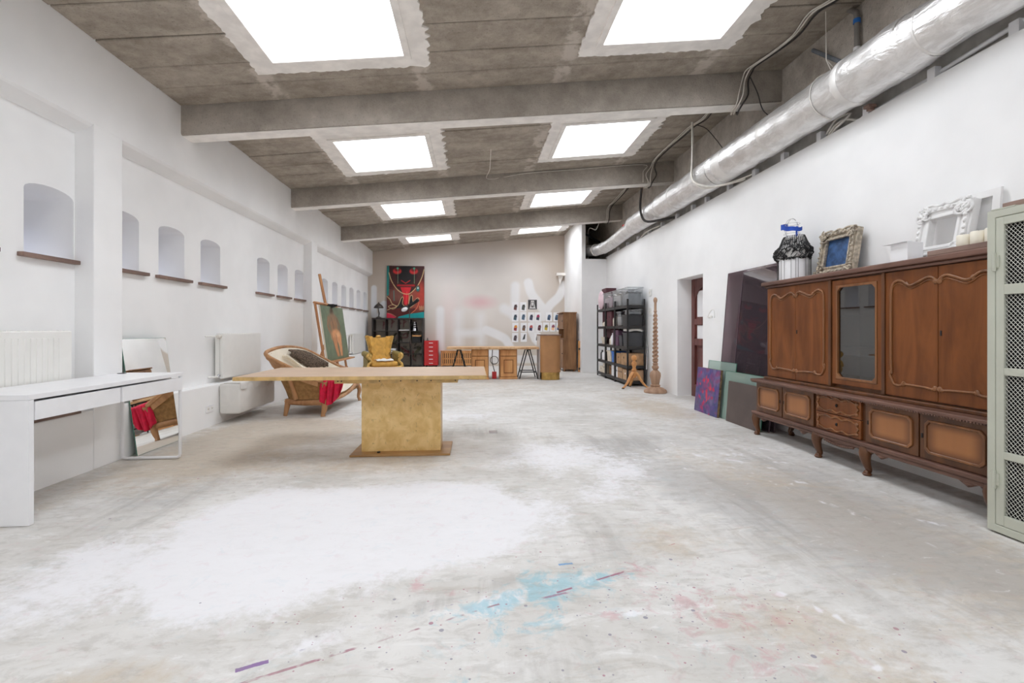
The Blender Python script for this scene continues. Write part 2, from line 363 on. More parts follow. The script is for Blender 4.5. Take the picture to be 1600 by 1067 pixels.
    def line(p, q, w, col, br, op=.8):
        nonlocal c
        L = math.hypot(q[0] - p[0], q[1] - p[1]); dx, dy = (q[0] - p[0]) / L, (q[1] - p[1]) / L
        X_ = t.math('SUBTRACT', sx.outputs[0], p[0]); Y_ = t.math('SUBTRACT', sx.outputs[1], p[1])
        u = t.math('ADD', t.math('MULTIPLY', X_, dx), t.math('MULTIPLY', Y_, dy))
        d = t.math('ABSOLUTE', t.math('ADD', t.math('SUBTRACT', t.math('MULTIPLY', Y_, dx), t.math('MULTIPLY', X_, dy)), t.math('MULTIPLY', t.math('SUBTRACT', n3, .5), w * 1.6)))
        k = t.math('MULTIPLY', t.math('LESS_THAN', d, w), t.math('MULTIPLY', t.math('GREATER_THAN', u, 0), t.math('LESS_THAN', u, L)))
        k = t.math('MULTIPLY', k, t.ss(t.noise(v, 7, 3, .6), br, br + .08))
        c = t.mix(t.math('MULTIPLY', k, op), c, s2l(col))
    line((-.86, 1.52), (-.30, 1.77), .0065, (160, 108, 122), .44, .8)
    line((-.30, 1.77), (.10, 1.945), .005, (150, 92, 108), .50, .75)
    line((.35, 2.01), (.72, 2.17), .006, (150, 70, 100), .44, .8)
    line((-.79, 1.632), (-.70, 1.672), .010, (116, 66, 144), .30)
    line((-.69, 1.68), (.1, 2.05), .006, (124, 116, 150), .60)
    line((.26, 1.965), (.47, 2.03), .007, (150, 96, 126), .48, .7)
    line((.75, 2.28), (1.05, 2.42), .004, (184, 126, 122), .52, .7)
    line((.40, 2.245), (.47, 2.255), .008, (92, 150, 200), .3)
    n5 = t.noise(v, 48, 6, .75); n6 = t.noise(t.coord('World', (1, 1.8, 1), rot=(0, 0, .3)), 9, 6, .72, .5)
    c = t.mix(t.math('MULTIPLY', t.ss(n6, .52, .36), t.math('MULTIPLY', nw, .26)), c, s2l((150, 144, 136)))
    c = t.mix(t.math('MULTIPLY', t.ss(n5, .60, .72), t.math('MULTIPLY', nw, .28)), c, s2l((140, 134, 128)))
    c = t.mix(t.math('MULTIPLY', t.ss(n6, .60, .70), .45), c, s2l((232, 231, 231)))
    t.sets(c, t.math('ADD', .5, t.math('MULTIPLY', n2, .35)), 0, .35)
    t.bump(t.math('ADD', n2, t.math('MULTIPLY', n3, .5)), .12, .004)
    me.materials.append(t.m)
    o = bpy.data.objects.new('floor', me); COL.objects.link(o); tag(o, kind='structure')
_floor()

# ---------------------------------------------------------------- the long wall with its window recesses
NICHES = [(2.90, 3.33), (3.63, 4.05), (4.385, 4.79), (5.07, 5.50), (5.81, 6.24), (7.25, 7.68), (7.98, 8.40), (8.72, 9.155), (9.50, 9.90), (10.20, 10.63), (10.93, 11.36), (11.67, 12.1), (12.40, 12.83), (13.15, 13.58), (13.92, 14.33)]
def _left():
    w = MB().box(-3.75, XL, YF - .2, YB + .2, -.1, 3.75)
    wall = w.build('wall_left', M['wall'], kind='structure')
    cu = MB()
    for a, b in NICHES:
        c, h = (a + b) / 2, (b - a) / 2
        arc = [(c + h * math.cos(q), 2.145 + .06 * math.sin(q)) for q in [math.pi * i / 10 for i in range(11)]]
        cu.prism([(a, 1.675), (b, 1.675)] + arc, fYZ(-3.9), 0, .9)
    cut = cu.build('niche_cutter', None, kind='structure')
    md = wall.modifiers.new('niches', 'BOOLEAN'); md.object = cut; md.operation = 'DIFFERENCE'; md.solver = 'EXACT'
    me = bpy.data.meshes.new_from_object(wall.evaluated_get(bpy.context.evaluated_depsgraph_get()))
    wall.modifiers.clear(); wall.data = me; bpy.data.objects.remove(cut)
    me.polygons.foreach_set('use_smooth', [True] * len(me.polygons)); me.set_sharp_from_angle(angle=math.radians(35))
    for y0, y1 in ((.9, 1.22), (4.06, 4.37), (9.17, 9.48)):
        MB().box(XL - .02, XP + .006, y0, y1, 0, 2.78).build('pilaster', M['wall'], wall, bevel=.006)
    MB().box(XL - .02, XP, YF, YB + .1, -.05, .475).build('ledge', M['wall'], wall, bevel=.008)
    MB().prism([(XL - .02, 2.70), (XL + .03, 2.71), (XP - .02, 2.755), (XP, 2.775), (XP, 3.52), (XL - .02, 3.52)], lambda u, v, w: (u, YF + w * (YB + .1 - YF), v), 0, 1).build('header_band', M['wall'], wall)
    for i, (a, b) in enumerate(NICHES):
        wn = root('window_%d' % (i + 1), (XL, (a + b) / 2, 1.675), kind='structure')
        f = MB(); f.frame(a - .02, b + .02, 1.66, 2.0, .045, fYZ(-3.70), -.03, .03)
        f.build('window_frame', M['window_frame'], wn)
        MB().box(-3.74, -3.64, a - .02, b + .02, 2.0, 2.24).build('head_panel', M['wall'], wn)
        MB().box(-3.705, -3.70, a - .01, b + .01, 1.68, 2.0).build('pane', M['window_pane'], wn)
        MB().box(-3.26, XL + .045, a - .05, b + (.02 if b in (4.05, 9.155) else .09), 1.645, 1.676).build('window_sill', M['sill'], wn, bevel=.004)
M['window_frame'] = plain('dark_window_frame', (96, 84, 88), .5)
M['sill'] = wood('brown_stone_sill', (104, 82, 74), (148, 122, 110), .6, axis=1, streak=8)
_left()

# ---------------------------------------------------------------- prints: small flat pictures held as vertex colours
class Art:
    def __init__(s, w, h, bg, res=90):
        s.w, s.h = w, h; s.nx = max(4, int(res * w / max(w, h))); s.ny = max(4, int(res * h / max(w, h)))
        s.X, s.Y = np.meshgrid(np.linspace(0, w, s.nx + 1), np.linspace(0, h, s.ny + 1))
        s.a = np.zeros(s.X.shape + (3,)); s.a[:] = np.array(s2l(bg)); s.px = max(w / s.nx, h / s.ny)
    def put(s, k, col): k = np.clip(k, 0, 1)[..., None]; s.a = s.a * (1 - k) + np.array(s2l(col)) * k; return s
    def ell(s, cx, cy, rx, ry, col, rot=0.0, soft=None, op=1.0):
        dx, dy = s.X - cx, s.Y - cy; u = (dx * math.cos(rot) + dy * math.sin(rot)) / rx; v = (-dx * math.sin(rot) + dy * math.cos(rot)) / ry
        d = (1 - np.hypot(u, v)) * min(rx, ry); return s.put((d / (soft or s.px) + .5).clip(0, 1) * op, col)
    def poly(s, pts, col, soft=None, op=1.0): return s.put((poly_sd(s.X, s.Y, pts) / (soft or s.px) + .5).clip(0, 1) * op, col)
    def line(s, pts, wd, col, soft=None, op=1.0):
        d = np.full(s.X.shape, 1e9)
        for a, b in zip(pts[:-1], pts[1:]):
            a = np.array(a[:2], float); e = np.array(b[:2], float) - a; t = np.clip(((s.X - a[0]) * e[0] + (s.Y - a[1]) * e[1]) / (e @ e + 1e-12), 0, 1)
            d = np.minimum(d, np.hypot(s.X - a[0] - t * e[0], s.Y - a[1] - t * e[1]))
        return s.put(((wd / 2 - d) / (soft or s.px) + .5).clip(0, 1) * op, col)
    def curve(s, pts, wd, col, **k): return s.line([(p.x, p.y) for p in spl([(a, b, 0) for a, b in pts], 6)], wd, col, **k)
    def noise(s, amt, cell, seed=0):
        r = np.random.RandomState(seed); g = r.rand(int(s.h / cell) + 3, int(s.w / cell) + 3)
        fx, fy = s.X / cell, s.Y / cell; i, j = fy.astype(int), fx.astype(int); a, b = fy - i, fx - j; a = a * a * (3 - 2 * a); b = b * b * (3 - 2 * b)
        n = (g[i, j] * (1 - b) + g[i, j + 1] * b) * (1 - a) + (g[i + 1, j] * (1 - b) + g[i + 1, j + 1] * b) * a
        s.a = np.clip(s.a * (1 + (n[..., None] - .5) * amt), 0, 1); return n
    def build(s, name, f, parent, m, **k):
        g = MB(); g.grid(lambda u, v: f(u * s.w, v * s.h), s.nx, s.ny); o = g.build(name, m, parent, **k)
        at = o.data.attributes.new('Col', 'FLOAT_COLOR', 'POINT')
        at.data.foreach_set('color', np.concatenate([s.a, np.ones(s.X.shape + (1,))], -1).astype(np.float32).reshape(-1)); return o
M['print'] = printed('flat_print'); M['wall_print'] = printed('painted_wall', .85)

def _back():
    w = root('wall_back', (0, YB, 0), kind='structure')
    MB().box(-3.9, 4.0, YB + .001, YB + .2, -.1, 4.6).build('masonry', M['wall'], w)
    A = Art(6.7, 4.3, (196, 184, 172), 260); x = lambda v: v + 3.2
    A.put(np.clip((2.35 - A.Y) / .9, 0, 1) * .5, (216, 208, 198))
    A.ell(x(-.1), 2.4, 1.7, 1.2, (230, 225, 221), soft=1.3, op=.9); A.ell(x(-.2), 3.0, 1.6, .4, (206, 202, 202), soft=.4, op=.5)
    A.ell(x(.9), 2.2, 1.3, 1.0, (228, 222, 216), soft=1.0, op=.7)
    A.ell(x(.15), 1.95, .38, .16, (226, 190, 192), soft=.22, op=.9); A.ell(x(-.75), 1.7, .25, .6, (230, 214, 212), soft=.3, op=.6)
    wh = (234, 233, 233)
    A.line([(x(-1.05), .5), (x(-1.05), 1.7)], .24, wh, soft=.1); A.line([(x(-.5), .72), (x(-.5), 1.6)], .26, wh, soft=.25, op=.8); A.line([(x(.18), .72), (x(.18), 1.5)], .22, wh, soft=.25, op=.8); A.line([(x(-.5), 1.0), (x(.18), 1.02)], .22, wh, soft=.15, op=.85)
    A.curve([(x(.35), 1.1), (x(.7), .95), (x(.95), .8), (x(1.1), .5)], .26, wh, soft=.05)
    A.line([(x(1.24), 2.45), (x(1.22), 1.5)], .27, wh, soft=.1); A.line([(x(.9), 1.75), (x(1.2), 1.6)], .3, wh, soft=.12)
    A.curve([(x(1.64), 2.55), (x(1.75), 2.2), (x(2.1), 1.75), (x(2.2), 1.6)], .28, wh, soft=.05); A.curve([(x(2.75), 2.5), (x(2.6), 2.15), (x(2.3), 1.85), (x(2.1), 1.5)], .26, wh, soft=.05)
    A.poly([(x(1.62), 1.05), (x(1.75), .75), (x(1.9), .6), (x(2.05), 1.4), (x(1.7), 1.5)], wh)
    A.line([(x(-3.02), 1.55), (x(-3.02), 2.36)], .17, (226, 227, 229)); A.ell(x(-2.72), 1.72, .16, .26, (226, 227, 229)); A.line([(x(-2.95), 1.55), (x(-2.6), 1.55)], .1, (226, 227, 229))
    A.line([(x(.6), .55), (x(2.5), .55)], .03, (206, 202, 196)); A.line([(x(.6), .2), (x(2.5), .2)], .24, (224, 222, 220)); A.line([(x(.2), .38), (x(.7), .38)], .2, (232, 232, 234))
    for k, (px, py) in enumerate([(-2.75, 1.25), (-2.68, 1.25), (-2.5, 1.3), (-2.3, 1.25), (-2.15, 1.3)]):
        A.line([(x(px), py - .12), (x(px + .02), py + .1)], .022, (150, 40, 60)); A.line([(x(px), py + .1), (x(px + .08), py + .05), (x(px), py)], .02, (150, 40, 60))
    rr = random.Random(3)
    for k in range(22):
        px, py = rr.uniform(-2.85, -1.65), rr.uniform(.25, 1.05); col = rr.choice([(110, 116, 60), (84, 92, 50), (150, 44, 60), (60, 60, 40)])
        A.curve([(x(px), py), (x(px + rr.uniform(-.15, .15)), py + rr.uniform(-.1, .15)), (x(px + rr.uniform(-.2, .2)), py + rr.uniform(-.2, .2)), (x(px + rr.uniform(-.25, .25)), py + rr.uniform(-.2, .25))], .028, col, op=.9)
    A.noise(.05, .3, 2)
    A.build('painted_plaster', lambda u, v: (u - 3.2, YB, v), w, M['wall_print'])
    t = MB(); t.box(2.5, 2.77, YB - .2, YB, 2.77, 2.85); t.prism([(2.6, 2.5), (2.72, 2.77), (2.55, 2.77)], fXZ(YB - .1), 0, .02)
    t.build('ledge_shelf', M['plaster'], w)
_back()
def _right():
    dy0, dy1, dz = 6.88, 7.78, 1.965
    w = root('wall_right', (XR, 5, 0), kind='structure')
    b = MB(); x1 = XR + .085
    b.box(XR, x1, YF, dy0, -.1, 3.01); b.box(XR, x1, dy1, 12.2, -.1, 3.01); b.box(XR, x1, dy0 - .001, dy1 + .001, dz, 3.01)
    b.box(XR + .01, 3.78, dy0 - .05, dy0 - .001, -.1, dz + .05); b.box(XR + .01, 3.78, dy1 + .001, dy1 + .05, -.1, dz + .05); b.box(XR + .01, 3.78, dy0, dy1, dz + .001, dz + .05)
    b.build('plasterboard', M['wall'], w)
    c = MB(); c.box(XC, 3.85, YF - .2, dy0 - .05, -.1, 4.6); c.box(XC, 3.85, dy1 + .05, YB + .2, -.1, 4.6); c.box(XC, 3.85, dy0 - .05, dy1 + .05, dz + .05, 4.6)
    c.build('concrete', M['concrete_wall'], w)
    r = MB(); r.box(2.77, XR + .05, 12.1, 12.18, -.1, 2.95); r.box(2.765, 2.86, 12.095, YB, -.1, 4.12); r.build('pier', M['wall'], w)
    MB().box(XC - .008, XC + .02, YF, YB, 2.85, 3.28).build('lit_render_band', M['render'], w)  # render kept paler here, standing in for light on the wall below the duct
    for y in (1.7, 2.2, 2.76, 3.31, 3.91, 4.48, 5.04, 5.59, 6.18, 6.81, 7.26, 7.85, 8.5, 9.15, 9.8, 10.5, 11.2):
        MB().box(XR + .004, XR + .06, y - .03, y + .03, 2.9, 3.095).build('metal_stud', M['stud'], w)
    MB().box(-3.9, 4.0, YF - .15, YF, -.1, 4.6).build('wall_front', M['wall'], kind='structure')
    # door deep in its recess
    d = root('door_1', (3.68, 7.33, 0), kind='structure')
    X0 = 3.67; f = fYZ(X0); dm = M['door']
    lf = MB(); Y0, Y1 = dy0, dy1
    for z0, z1 in ((0, .2), (.86, .97), (1.2, 1.3), (1.85, dz)): lf.box(X0, X0 + .05, Y0, Y1, z0, z1)
    for y0, y1 in ((Y0, Y0 + .11), (Y1 - .11, Y1)): lf.box(X0 - .004, X0 + .05, y0, y1, 0, dz)
    lf.build('door_frame', dm, d, bevel=.004)
    a0, a1, cy = Y0 + .11, Y1 - .11, (Y0 + Y1) / 2; r = (a1 - a0) / 2
    arc = [(cy + r * math.cos(q), 1.56 + .26 * math.sin(q)) for q in [math.pi * i / 12 for i in range(13)]]
    MB().prism([(a1, 1.9), (a0, 1.9)] + arc[::-1], f, .004, .04).build('arched_head', dm, d)
    MB().box(X0 + .03, X0 + .045, a0, a1, 1.25, 1.86).build('upper_panel', dm, d)
    MB().box(X0 + .03, X0 + .045, a0, a1, .95, 1.22).build('middle_panel', dm, d)
    MB().box(X0 + .02, X0 + .045, a0 + .05, a1 - .05, .24, .82).build('lower_panel', dm, d, bevel=.01)
    MB().box(X0 + .03, X0 + .045, a0, a1, .2, .9).build('lower_field', dm, d)
    h = MB(); h.cyl((X0, Y0 + .06, 1.02), (X0 - .05, Y0 + .06, 1.02), .012); h.cyl((X0 - .05, Y0 + .05, 1.02), (X0 - .05, Y0 + .17, 1.02), .01); h.build('door_handle', M['chrome'], d)
    for z0, z1, lb in ((1.33, 1.76, 'white paper sheet taped in the arched upper panel of the red-brown door'), (.93, 1.19, 'shorter white paper sheet taped to the middle panel of the red-brown door')):
        MB().box(X0 + .022, X0 + .027, Y0 + .16, Y1 - .16, z0, z1).build('paper_sheet', M['white'], label=lb, cat='paper', group='papers on the door')
M['pvc'] = plain('grey_pvc', (128, 124, 120), .5)
M['stud'] = plain('zinc_stud', (236, 236, 238), .5, 0, var=.02)
M['render'] = plain('lit_grey_render', (206, 203, 198), .9, var=.12, scale=5, bump=.2, bscale=30, kind='World')
M['door'] = wood('mahogany_door', (78, 40, 36), (122, 72, 66), .4, streak=10)
_right()

# ---------------------------------------------------------------- roof: planks, beams, skylights
def _roof():
    c = root('ceiling', (0, 5, CZ0), kind='structure')
    def shear(mb, up=0.0, k=CS): return mb.xf(lambda p: Vector((p.x, p.y, p.z + CZ0 + k * (p.x + 3.06) + up)))
    deck = MB(); ysk = [YF - .2] + [q for s in SKY_Y for q in s] + [YB + .2]; xs = [-3.9, SKY_X[0][0] - .03, SKY_X[0][1] + .03, SKY_X[1][0] - .03, SKY_X[1][1] + .03, 4.0]
    for i in range(len(ysk) - 1):
        y0, y1 = ysk[i], ysk[i + 1]
        if i % 2 == 0: deck.box(xs[0], xs[5], y0 + (.03 if i else 0), y1 - (.03 if i < len(ysk) - 2 else 0), .05, .12)
        else:
            for a, b in ((0, 1), (2, 3), (4, 5)): deck.box(xs[a], xs[b], y0 - .03, y1 + .03, .05, .12)
    shear(deck).build('roof_deck', M['slab'], c)
    edges = [YF] + BEAMS + [YB + .05]
    for k, (s0, s1) in enumerate(SKY_Y):
        b0 = edges[k] + (.22 if k else 0); b1 = edges[k + 1]
        def rows(a, b, n): return [(a + (b - a) * i / n, a + (b - a) * (i + 1) / n) for i in range(n)]
        def plank(x0, x1, y0, y1):
            z = random.uniform(0, .016); shear(MB().box(x0, x1, y0 + .007, y1 - .007, z, .07)).build('concrete_plank', M['slab'], c, bevel=.007, seg=1)
        for y0, y1 in rows(b0, s0, max(1, round((s0 - b0) / .42))) + rows(s1, b1, max(1, round((b1 - s1) / .36))): plank(-3.06, XC + .1, y0, y1)
        for y0, y1 in rows(s0, s1, 3):
            plank(-3.06, SKY_X[0][0], y0, y1); plank(SKY_X[0][1], SKY_X[1][0], y0, y1); plank(SKY_X[1][1], XC + .1, y0, y1)
        for j, (x0, x1) in enumerate(SKY_X):
            w = root('window_%d' % (len(NICHES) + 1 + 2 * k + j), ((x0 + x1) / 2, (s0 + s1) / 2, cz((x0 + x1) / 2)), kind='structure')
            rr = random.Random(k * 7 + j); m = .185; o = []; inn = []
            per = 46
            for side in range(4):
                for q in range(per):
                    t = q / per; jg = rr.uniform(-.012, .012) + (abs(rr.gauss(0, .03)) if side == 1 else abs(rr.gauss(0, .008)))
                    if side == 0: o.append((x0 - m + t * (x1 - x0 + 2 * m), s0 - m - jg)); inn.append((x0 + t * (x1 - x0), s0))
                    if side == 1: o.append((x1 + m + jg, s0 - m + t * (s1 - s0 + 2 * m))); inn.append((x1, s0 + t * (s1 - s0)))
                    if side == 2: o.append((x1 + m - t * (x1 - x0 + 2 * m), s1 + m + jg)); inn.append((x1 - t * (x1 - x0), s1))
                    if side == 3: o.append((x0 - m - jg, s1 + m - t * (s1 - s0 + 2 * m))); inn.append((x0, s1 - t * (s1 - s0)))
            shear(MB().ring(o, inn, fXY(0), -.012, .02)).build('plaster_surround', M['plaster'], w)
            shear(MB().frame(x0 - .045, x1 + .045, s0 - .045, s1 + .045, .065, fXY(0), -.028, .004)).build('frame_lip', M['plaster'], w, bevel=.004, seg=1)
            shear(MB().frame(x0 - .05, x1 + .05, s0 - .05, s1 + .05, .051, fXY(0), 0, .11)).build('reveal', M['plaster'], w)
            shear(MB().box(x0 - .04, x1 + .04, s0 - .04, s1 + .04, .09, .10)).build('pane', M['pane'], w)
            L = bpy.data.lights.new('skylight_portal', 'AREA'); L.shape = 'RECTANGLE'; L.size = x1 - x0; L.size_y = s1 - s0; L.cycles.is_portal = True
            lo = bpy.data.objects.new('skylight_portal', L); COL.objects.link(lo); xm = (x0 + x1) / 2; lo.location = (xm, (s0 + s1) / 2, cz(xm) + .14); lo.rotation_euler = (0, -math.atan(CS), 0)
    for y in BEAMS:
        MB().prism([(-3.1, 3.155), (XC + .1, 3.155 + .091 * 6.73), (XC + .1, cz(XC) + .06), (-3.1, cz(-3.1) + .06)], lambda u, v, w: (u, y + w, v), 0, .22).build('concrete_beam', M['beam'], c, bevel=.018, smooth=40)
        MB().prism([(-3.06, 3.155), (XC, 3.155 + .091 * 6.59), (XC, 3.150 + .091 * 6.59), (-3.06, 3.150)], lambda u, v, w: (u, y + w, v), .02, .2).build('bounce_lit_skim', M['plaster'], c)  # pale skim, partly painting in light bounced up onto the beam undersides
_roof()
# ---------------------------------------------------------------- walnut sideboard cabinet
M['walnut'] = wood('dark_walnut', (74, 43, 24), (112, 70, 38), .38, streak=10, bump=.03)
M['walnut_door'] = wood('walnut_veneer', (98, 54, 26), (134, 80, 42), .35, streak=8, spec=.3, bump=.02)
M['walnut_top'] = wood('worn_walnut_top', (84, 56, 44), (122, 88, 74), .5, axis=1, streak=12)
M['mould'] = wood('highlight_moulding', (104, 66, 38), (150, 100, 60), .3, streak=10, bump=.02)  # polished wood, colour lightened so the carving seems to catch a highlight
def _burst():
    t = NT('sunburst_walnut'); g = t.coord('Generated'); sx = t.n('ShaderNodeSeparateXYZ'); t.l(g, sx.inputs[0])
    def edge(o): return t.math('MULTIPLY', t.math('SUBTRACT', .5, t.math('ABSOLUTE', t.math('SUBTRACT', o, .5))), 2)
    e = t.math('MULTIPLY', t.ss(edge(sx.outputs[1]), -.05, .5), t.ss(edge(sx.outputs[2]), -.05, .55))
    n = t.noise(t.coord('Object', (14, 14, 1.4)), 1.2, 4)
    c = t.mix(e, s2l((108, 68, 40)), s2l((166, 110, 64)))
    t.sets(t.mix(t.math('MULTIPLY', n, .35), c, s2l((112, 66, 38))), .35); return t.m
M['burst'] = _burst()
M['smoked'] = glass('cabinet_glass', (.55, .54, .53), refl=.14)
def _cabinet():
    Y1, Y0, XB = 4.85, 2.50, 3.39
    c = root('sideboard_cabinet', (3.2, 3.67, 0), 'long dark walnut sideboard with carved doors and a glazed centre bay on curved legs', 'cabinet')
    w, wd = M['walnut'], M['walnut_door']
    b = MB(); b.box(3.02, XB, Y0, Y1, .255, .575); b.build('lower_carcass', w, c, bevel=.004)
    t = MB(); t.box(2.95, XB + .01, Y0 - .02, Y1 + .03, .575, .602); t.build('counter_top', M['walnut_top'], c, bevel=.008)
    g = MB()
    for i in range(118):
        y = Y0 + .01 + i * .02; g.ball((2.958, y, .573), (.008, .009, .008), 6, 4)
    g.build('gadroon_edge', M['walnut_top'], c, kind='stuff')
    p = MB(); p.box(2.97, XB, Y0 - .015, Y1 + .04, .225, .258); p.box(2.985, XB, Y0, Y1 + .02, .195, .226); p.build('base_moulding', M['walnut_top'], c, bevel=.008)
    f = fYZ(3.0)
    def oct_(y0, y1, z0, z1, k): return [(y0 + k, z0), (y1 - k, z0), (y1, z0 + k), (y1, z1 - k), (y1 - k, z1), (y0 + k, z1), (y0, z1 - k), (y0, z0 + k)]
    def lower_door(y0, y1, key):
        d = MB().box(3.0, 3.03, y0 + .003, y1 - .003, .262, .57).build('lower_door', w, c, bevel=.003)
        m = .042; o = oct_(y0 + m, y1 - m, .262 + m, .57 - m, .028); i = oct_(y0 + m + .016, y1 - m - .016, .262 + m + .016, .57 - m - .016, .024)
        MB().prism(i, f, -.003, .01).build('field_panel', M['burst'], d)
        MB().ring(o, i, f, -.012, .004).build('panel_moulding', M['mould'], d, bevel=.003, seg=1)
        k = MB(); k.box(2.996, 3.002, key - .006, key + .006, .40, .43); k.build('keyhole', M['black'], d)
    for a, b_, k in ((4.42, 4.845, 4.45), (3.985, 4.415, 4.39), (2.985, 3.425, 3.4), (2.515, 2.98, 2.96)): lower_door(a, b_, k)
    for z0, z1 in ((.262, .412), (.418, .57)):
        y0, y1 = 3.47, 3.955
        d = MB().box(3.0, 3.03, y0, y1, z0, z1).build('drawer', wd, c, bevel=.004)
        zc, yc = (z0 + z1) / 2, (y0 + y1) / 2; hw, hh = .215, .052
        q = []
        for t_ in range(64):
            a = 2 * math.pi * t_ / 64; ca, sa = math.cos(a), math.sin(a)
            e = (abs(ca) ** 6 + abs(sa) ** 6) ** (-1 / 6)
            q.append((2.997, yc + hw * ca * e * (1 + .035 * math.cos(8 * a)), zc + hh * sa * e * (1 + .16 * math.cos(12 * a))))
        m = MB(); m.tube(q, .007, 6, closed=True)
        for sy in (-1, 1):
            for sz in (-1, 1): m.ball((2.996, yc + sy * hw * .97, zc + sz * hh * .8), (.008, .016, .013), 8, 5)
            m.ball((2.996, yc + sy * .10, zc + .055), (.007, .02, .008), 8, 5)
        m.build('carved_moulding', M['mould'], d, smooth=60)
        MB().ball((2.995, yc, zc), (.012, .008, .014), 8, 6).build('drawer_pull', M['black'], d, smooth=60)
    # legs and carved apron
    for yl, front in ((4.86, 1), (3.95, 1), (3.43, 1), (2.53, 1), (4.78, 0), (2.56, 0)):
        x = 3.03 if front else 3.34; s = -1 if front else 1
        pts = spl([(x, yl, .23), (x + s * .028, yl, .17), (x + s * .018, yl, .10), (x - s * .004, yl, .04), (x + s * .012, yl, .022), (x + s * .012, yl, .0)], 5)
        l = MB(); l.tube(pts, lerp_list([.045, .044, .034, .024, .019, .026, .024], len(pts)), 12)
        l.lathe([(.012, 0), (.028, .004), (.032, .014), (.022, .024)], (x + s * .012, yl, 0), 12)
        if front:
            for dy in (-.05, .05): l.ball((x - .02, yl + dy, .197), (.014, .024, .018), 8, 6)
            l.ball((x - .035, yl, .185), (.012, .02, .03), 8, 6)
        l.build('cabriole_leg', w, c, smooth=60)
    a = MB(); rr = random.Random(5)
    for yc in (3.69,): 
        a.prism([(yc - .19, .2), (yc + .19, .2), (yc + .1, .165), (yc + .04, .158), (yc - .04, .158), (yc - .1, .165)], fYZ(2.995), 0, .02)
        for k in range(14): a.ball((2.992, yc - .15 + .023 * k, .185 - .016 * math.sin(math.pi * k / 13)), (.01, .015, .012), 6, 5)
    for yc in (4.72, 4.12, 3.28, 2.66):
        a.prism([(yc - .07, .2), (yc + .07, .2), (yc, .165)], fYZ(2.997), 0, .018); a.ball((2.994, yc, .188), (.01, .03, .014), 8, 5)
    a.build('carved_apron', M['walnut_top'], c, smooth=50, kind='stuff')
    # upper cabinet
    u = MB(); XF = 3.08
    u.box(XF + .02, XB, 3.90, 4.79, .602, 1.56); u.box(XF + .02, XB, Y0, 3.335, .602, 1.56); u.box(XF + .29, XB, 3.3, 3.93, .602, 1.56); u.box(XF + .03, XB, 3.3, 3.93, 1.52, 1.56); u.box(XF + .03, XB, 3.3, 3.93, .602, .68)
    u.build('upper_carcass', w, c, bevel=.003)
    MB().box(3.05, XB, Y0 - .01, 4.80, .602, .63).build('plinth_moulding', w, c, bevel=.006)
    k = MB(); k.box(3.06, XB, Y0 - .01, 4.80, 1.556, 1.58); k.box(3.035, XB + .005, Y0 - .02, 4.82, 1.58, 1.62); k.build('cornice', M['walnut_top'], c, bevel=.009)
    def upper_pair(y0, y1):
        ym = (y0 + y1) / 2; z0, z1 = .64, 1.55
        for side, (a_, b_) in ((1, (ym + .002, y1)), (-1, (y0, ym - .002))):
            d = MB().box(XF, XF + .025, a_, b_, z0, z1).build('upper_door', wd, c, bevel=.003)
            L = b_ - a_; U = lambda s_, z: (XF - .004, (ym + s_ * L) if side > 0 else (ym - s_ * L), z)
            top = spl([U(.03, 1.455), U(.07, 1.475), U(.16, 1.485), U(.30, 1.465), U(.46, 1.44), U(.56, 1.452), U(.64, 1.475), U(.74, 1.483), U(.83, 1.46), U(.865, 1.40), U(.87, 1.3)], 6)
            m = MB(); m.tube(top, .009, 7); m.tube([(p.x + .002, p.y, p.z - .022) for p in top[:-4]], .004, 6)
            m.tube(spl([U(.87, 1.3), U(.872, 1.1), U(.872, .9), U(.86, .82), U(.885, .80), U(.87, .77), U(.80, .725), U(.68, .722), U(.63, .735), U(.6, .75)], 6), .009, 7)
            m.tube(spl([U(.62, .735), U(.4, .732), U(.2, .728), U(.07, .722), U(.03, .735)], 5), .008, 7)
            for s_, z, r_ in ((.035, 1.45, .018), (.06, 1.468, .012), (.56, 1.452, .016), (.875, .81, .015), (.62, .735, .018), (.04, .728, .018), (.075, .722, .012)):
                q = U(s_, z); m.ball(q, (.008, r_, r_ * 1.1), 8, 6)
            m.build('carved_moulding', M['mould'], d, smooth=60)
            if side < 0: MB().box(XF - .004, XF + .002, ym - .026, ym - .016, 1.085, 1.12).build('keyhole', M['black'], d)
    upper_pair(3.90, 4.775); upper_pair(2.52, 3.335)
    # glazed bay
    for y in (3.885, 3.345):
        q = MB(); q.box(XF - .012, XF + .05, y - .014, y + .014, .635, 1.555); q.build('pilaster_strip', w, c, bevel=.004)
    fr = MB(); fr.frame(3.362, 3.868, .66, 1.545, .045, fYZ(XF), 0, .025); fr.build('glazed_door_frame', wd, c, bevel=.005)
    o = [(3.41, .71), (3.82, .71), (3.82, 1.495), (3.41, 1.495)]; i = oct_(3.425, 3.805, .725, 1.48, .03)
    o8 = oct_(3.408, 3.822, .706, 1.5, .002)
    MB().ring(o8, i, fYZ(XF - .004), 0, .02).build('glazing_bead', M['mould'], c, bevel=.003, seg=1)
    MB().box(XF + .012, XF + .015, 3.41, 3.82, .70, 1.50).build('glass_pane', M['smoked'], c)
    sh = MB()
    for z in (.98, 1.235): sh.box(XF + .04, XB - .05, 3.35, 3.88, z, z + .008)
    sh.build('glass_shelf', M['glass_green'], c)
    MB().box(XF + .283, XF + .289, 3.33, 3.9, .68, 1.52).build('back_panel', M['panel_grey'], c)
M['glass_green'] = glass('glass_edge', (.80, .90, .87), refl=.10)
M['panel_grey'] = plain('grey_lining', (84, 80, 78), .6)
_cabinet()
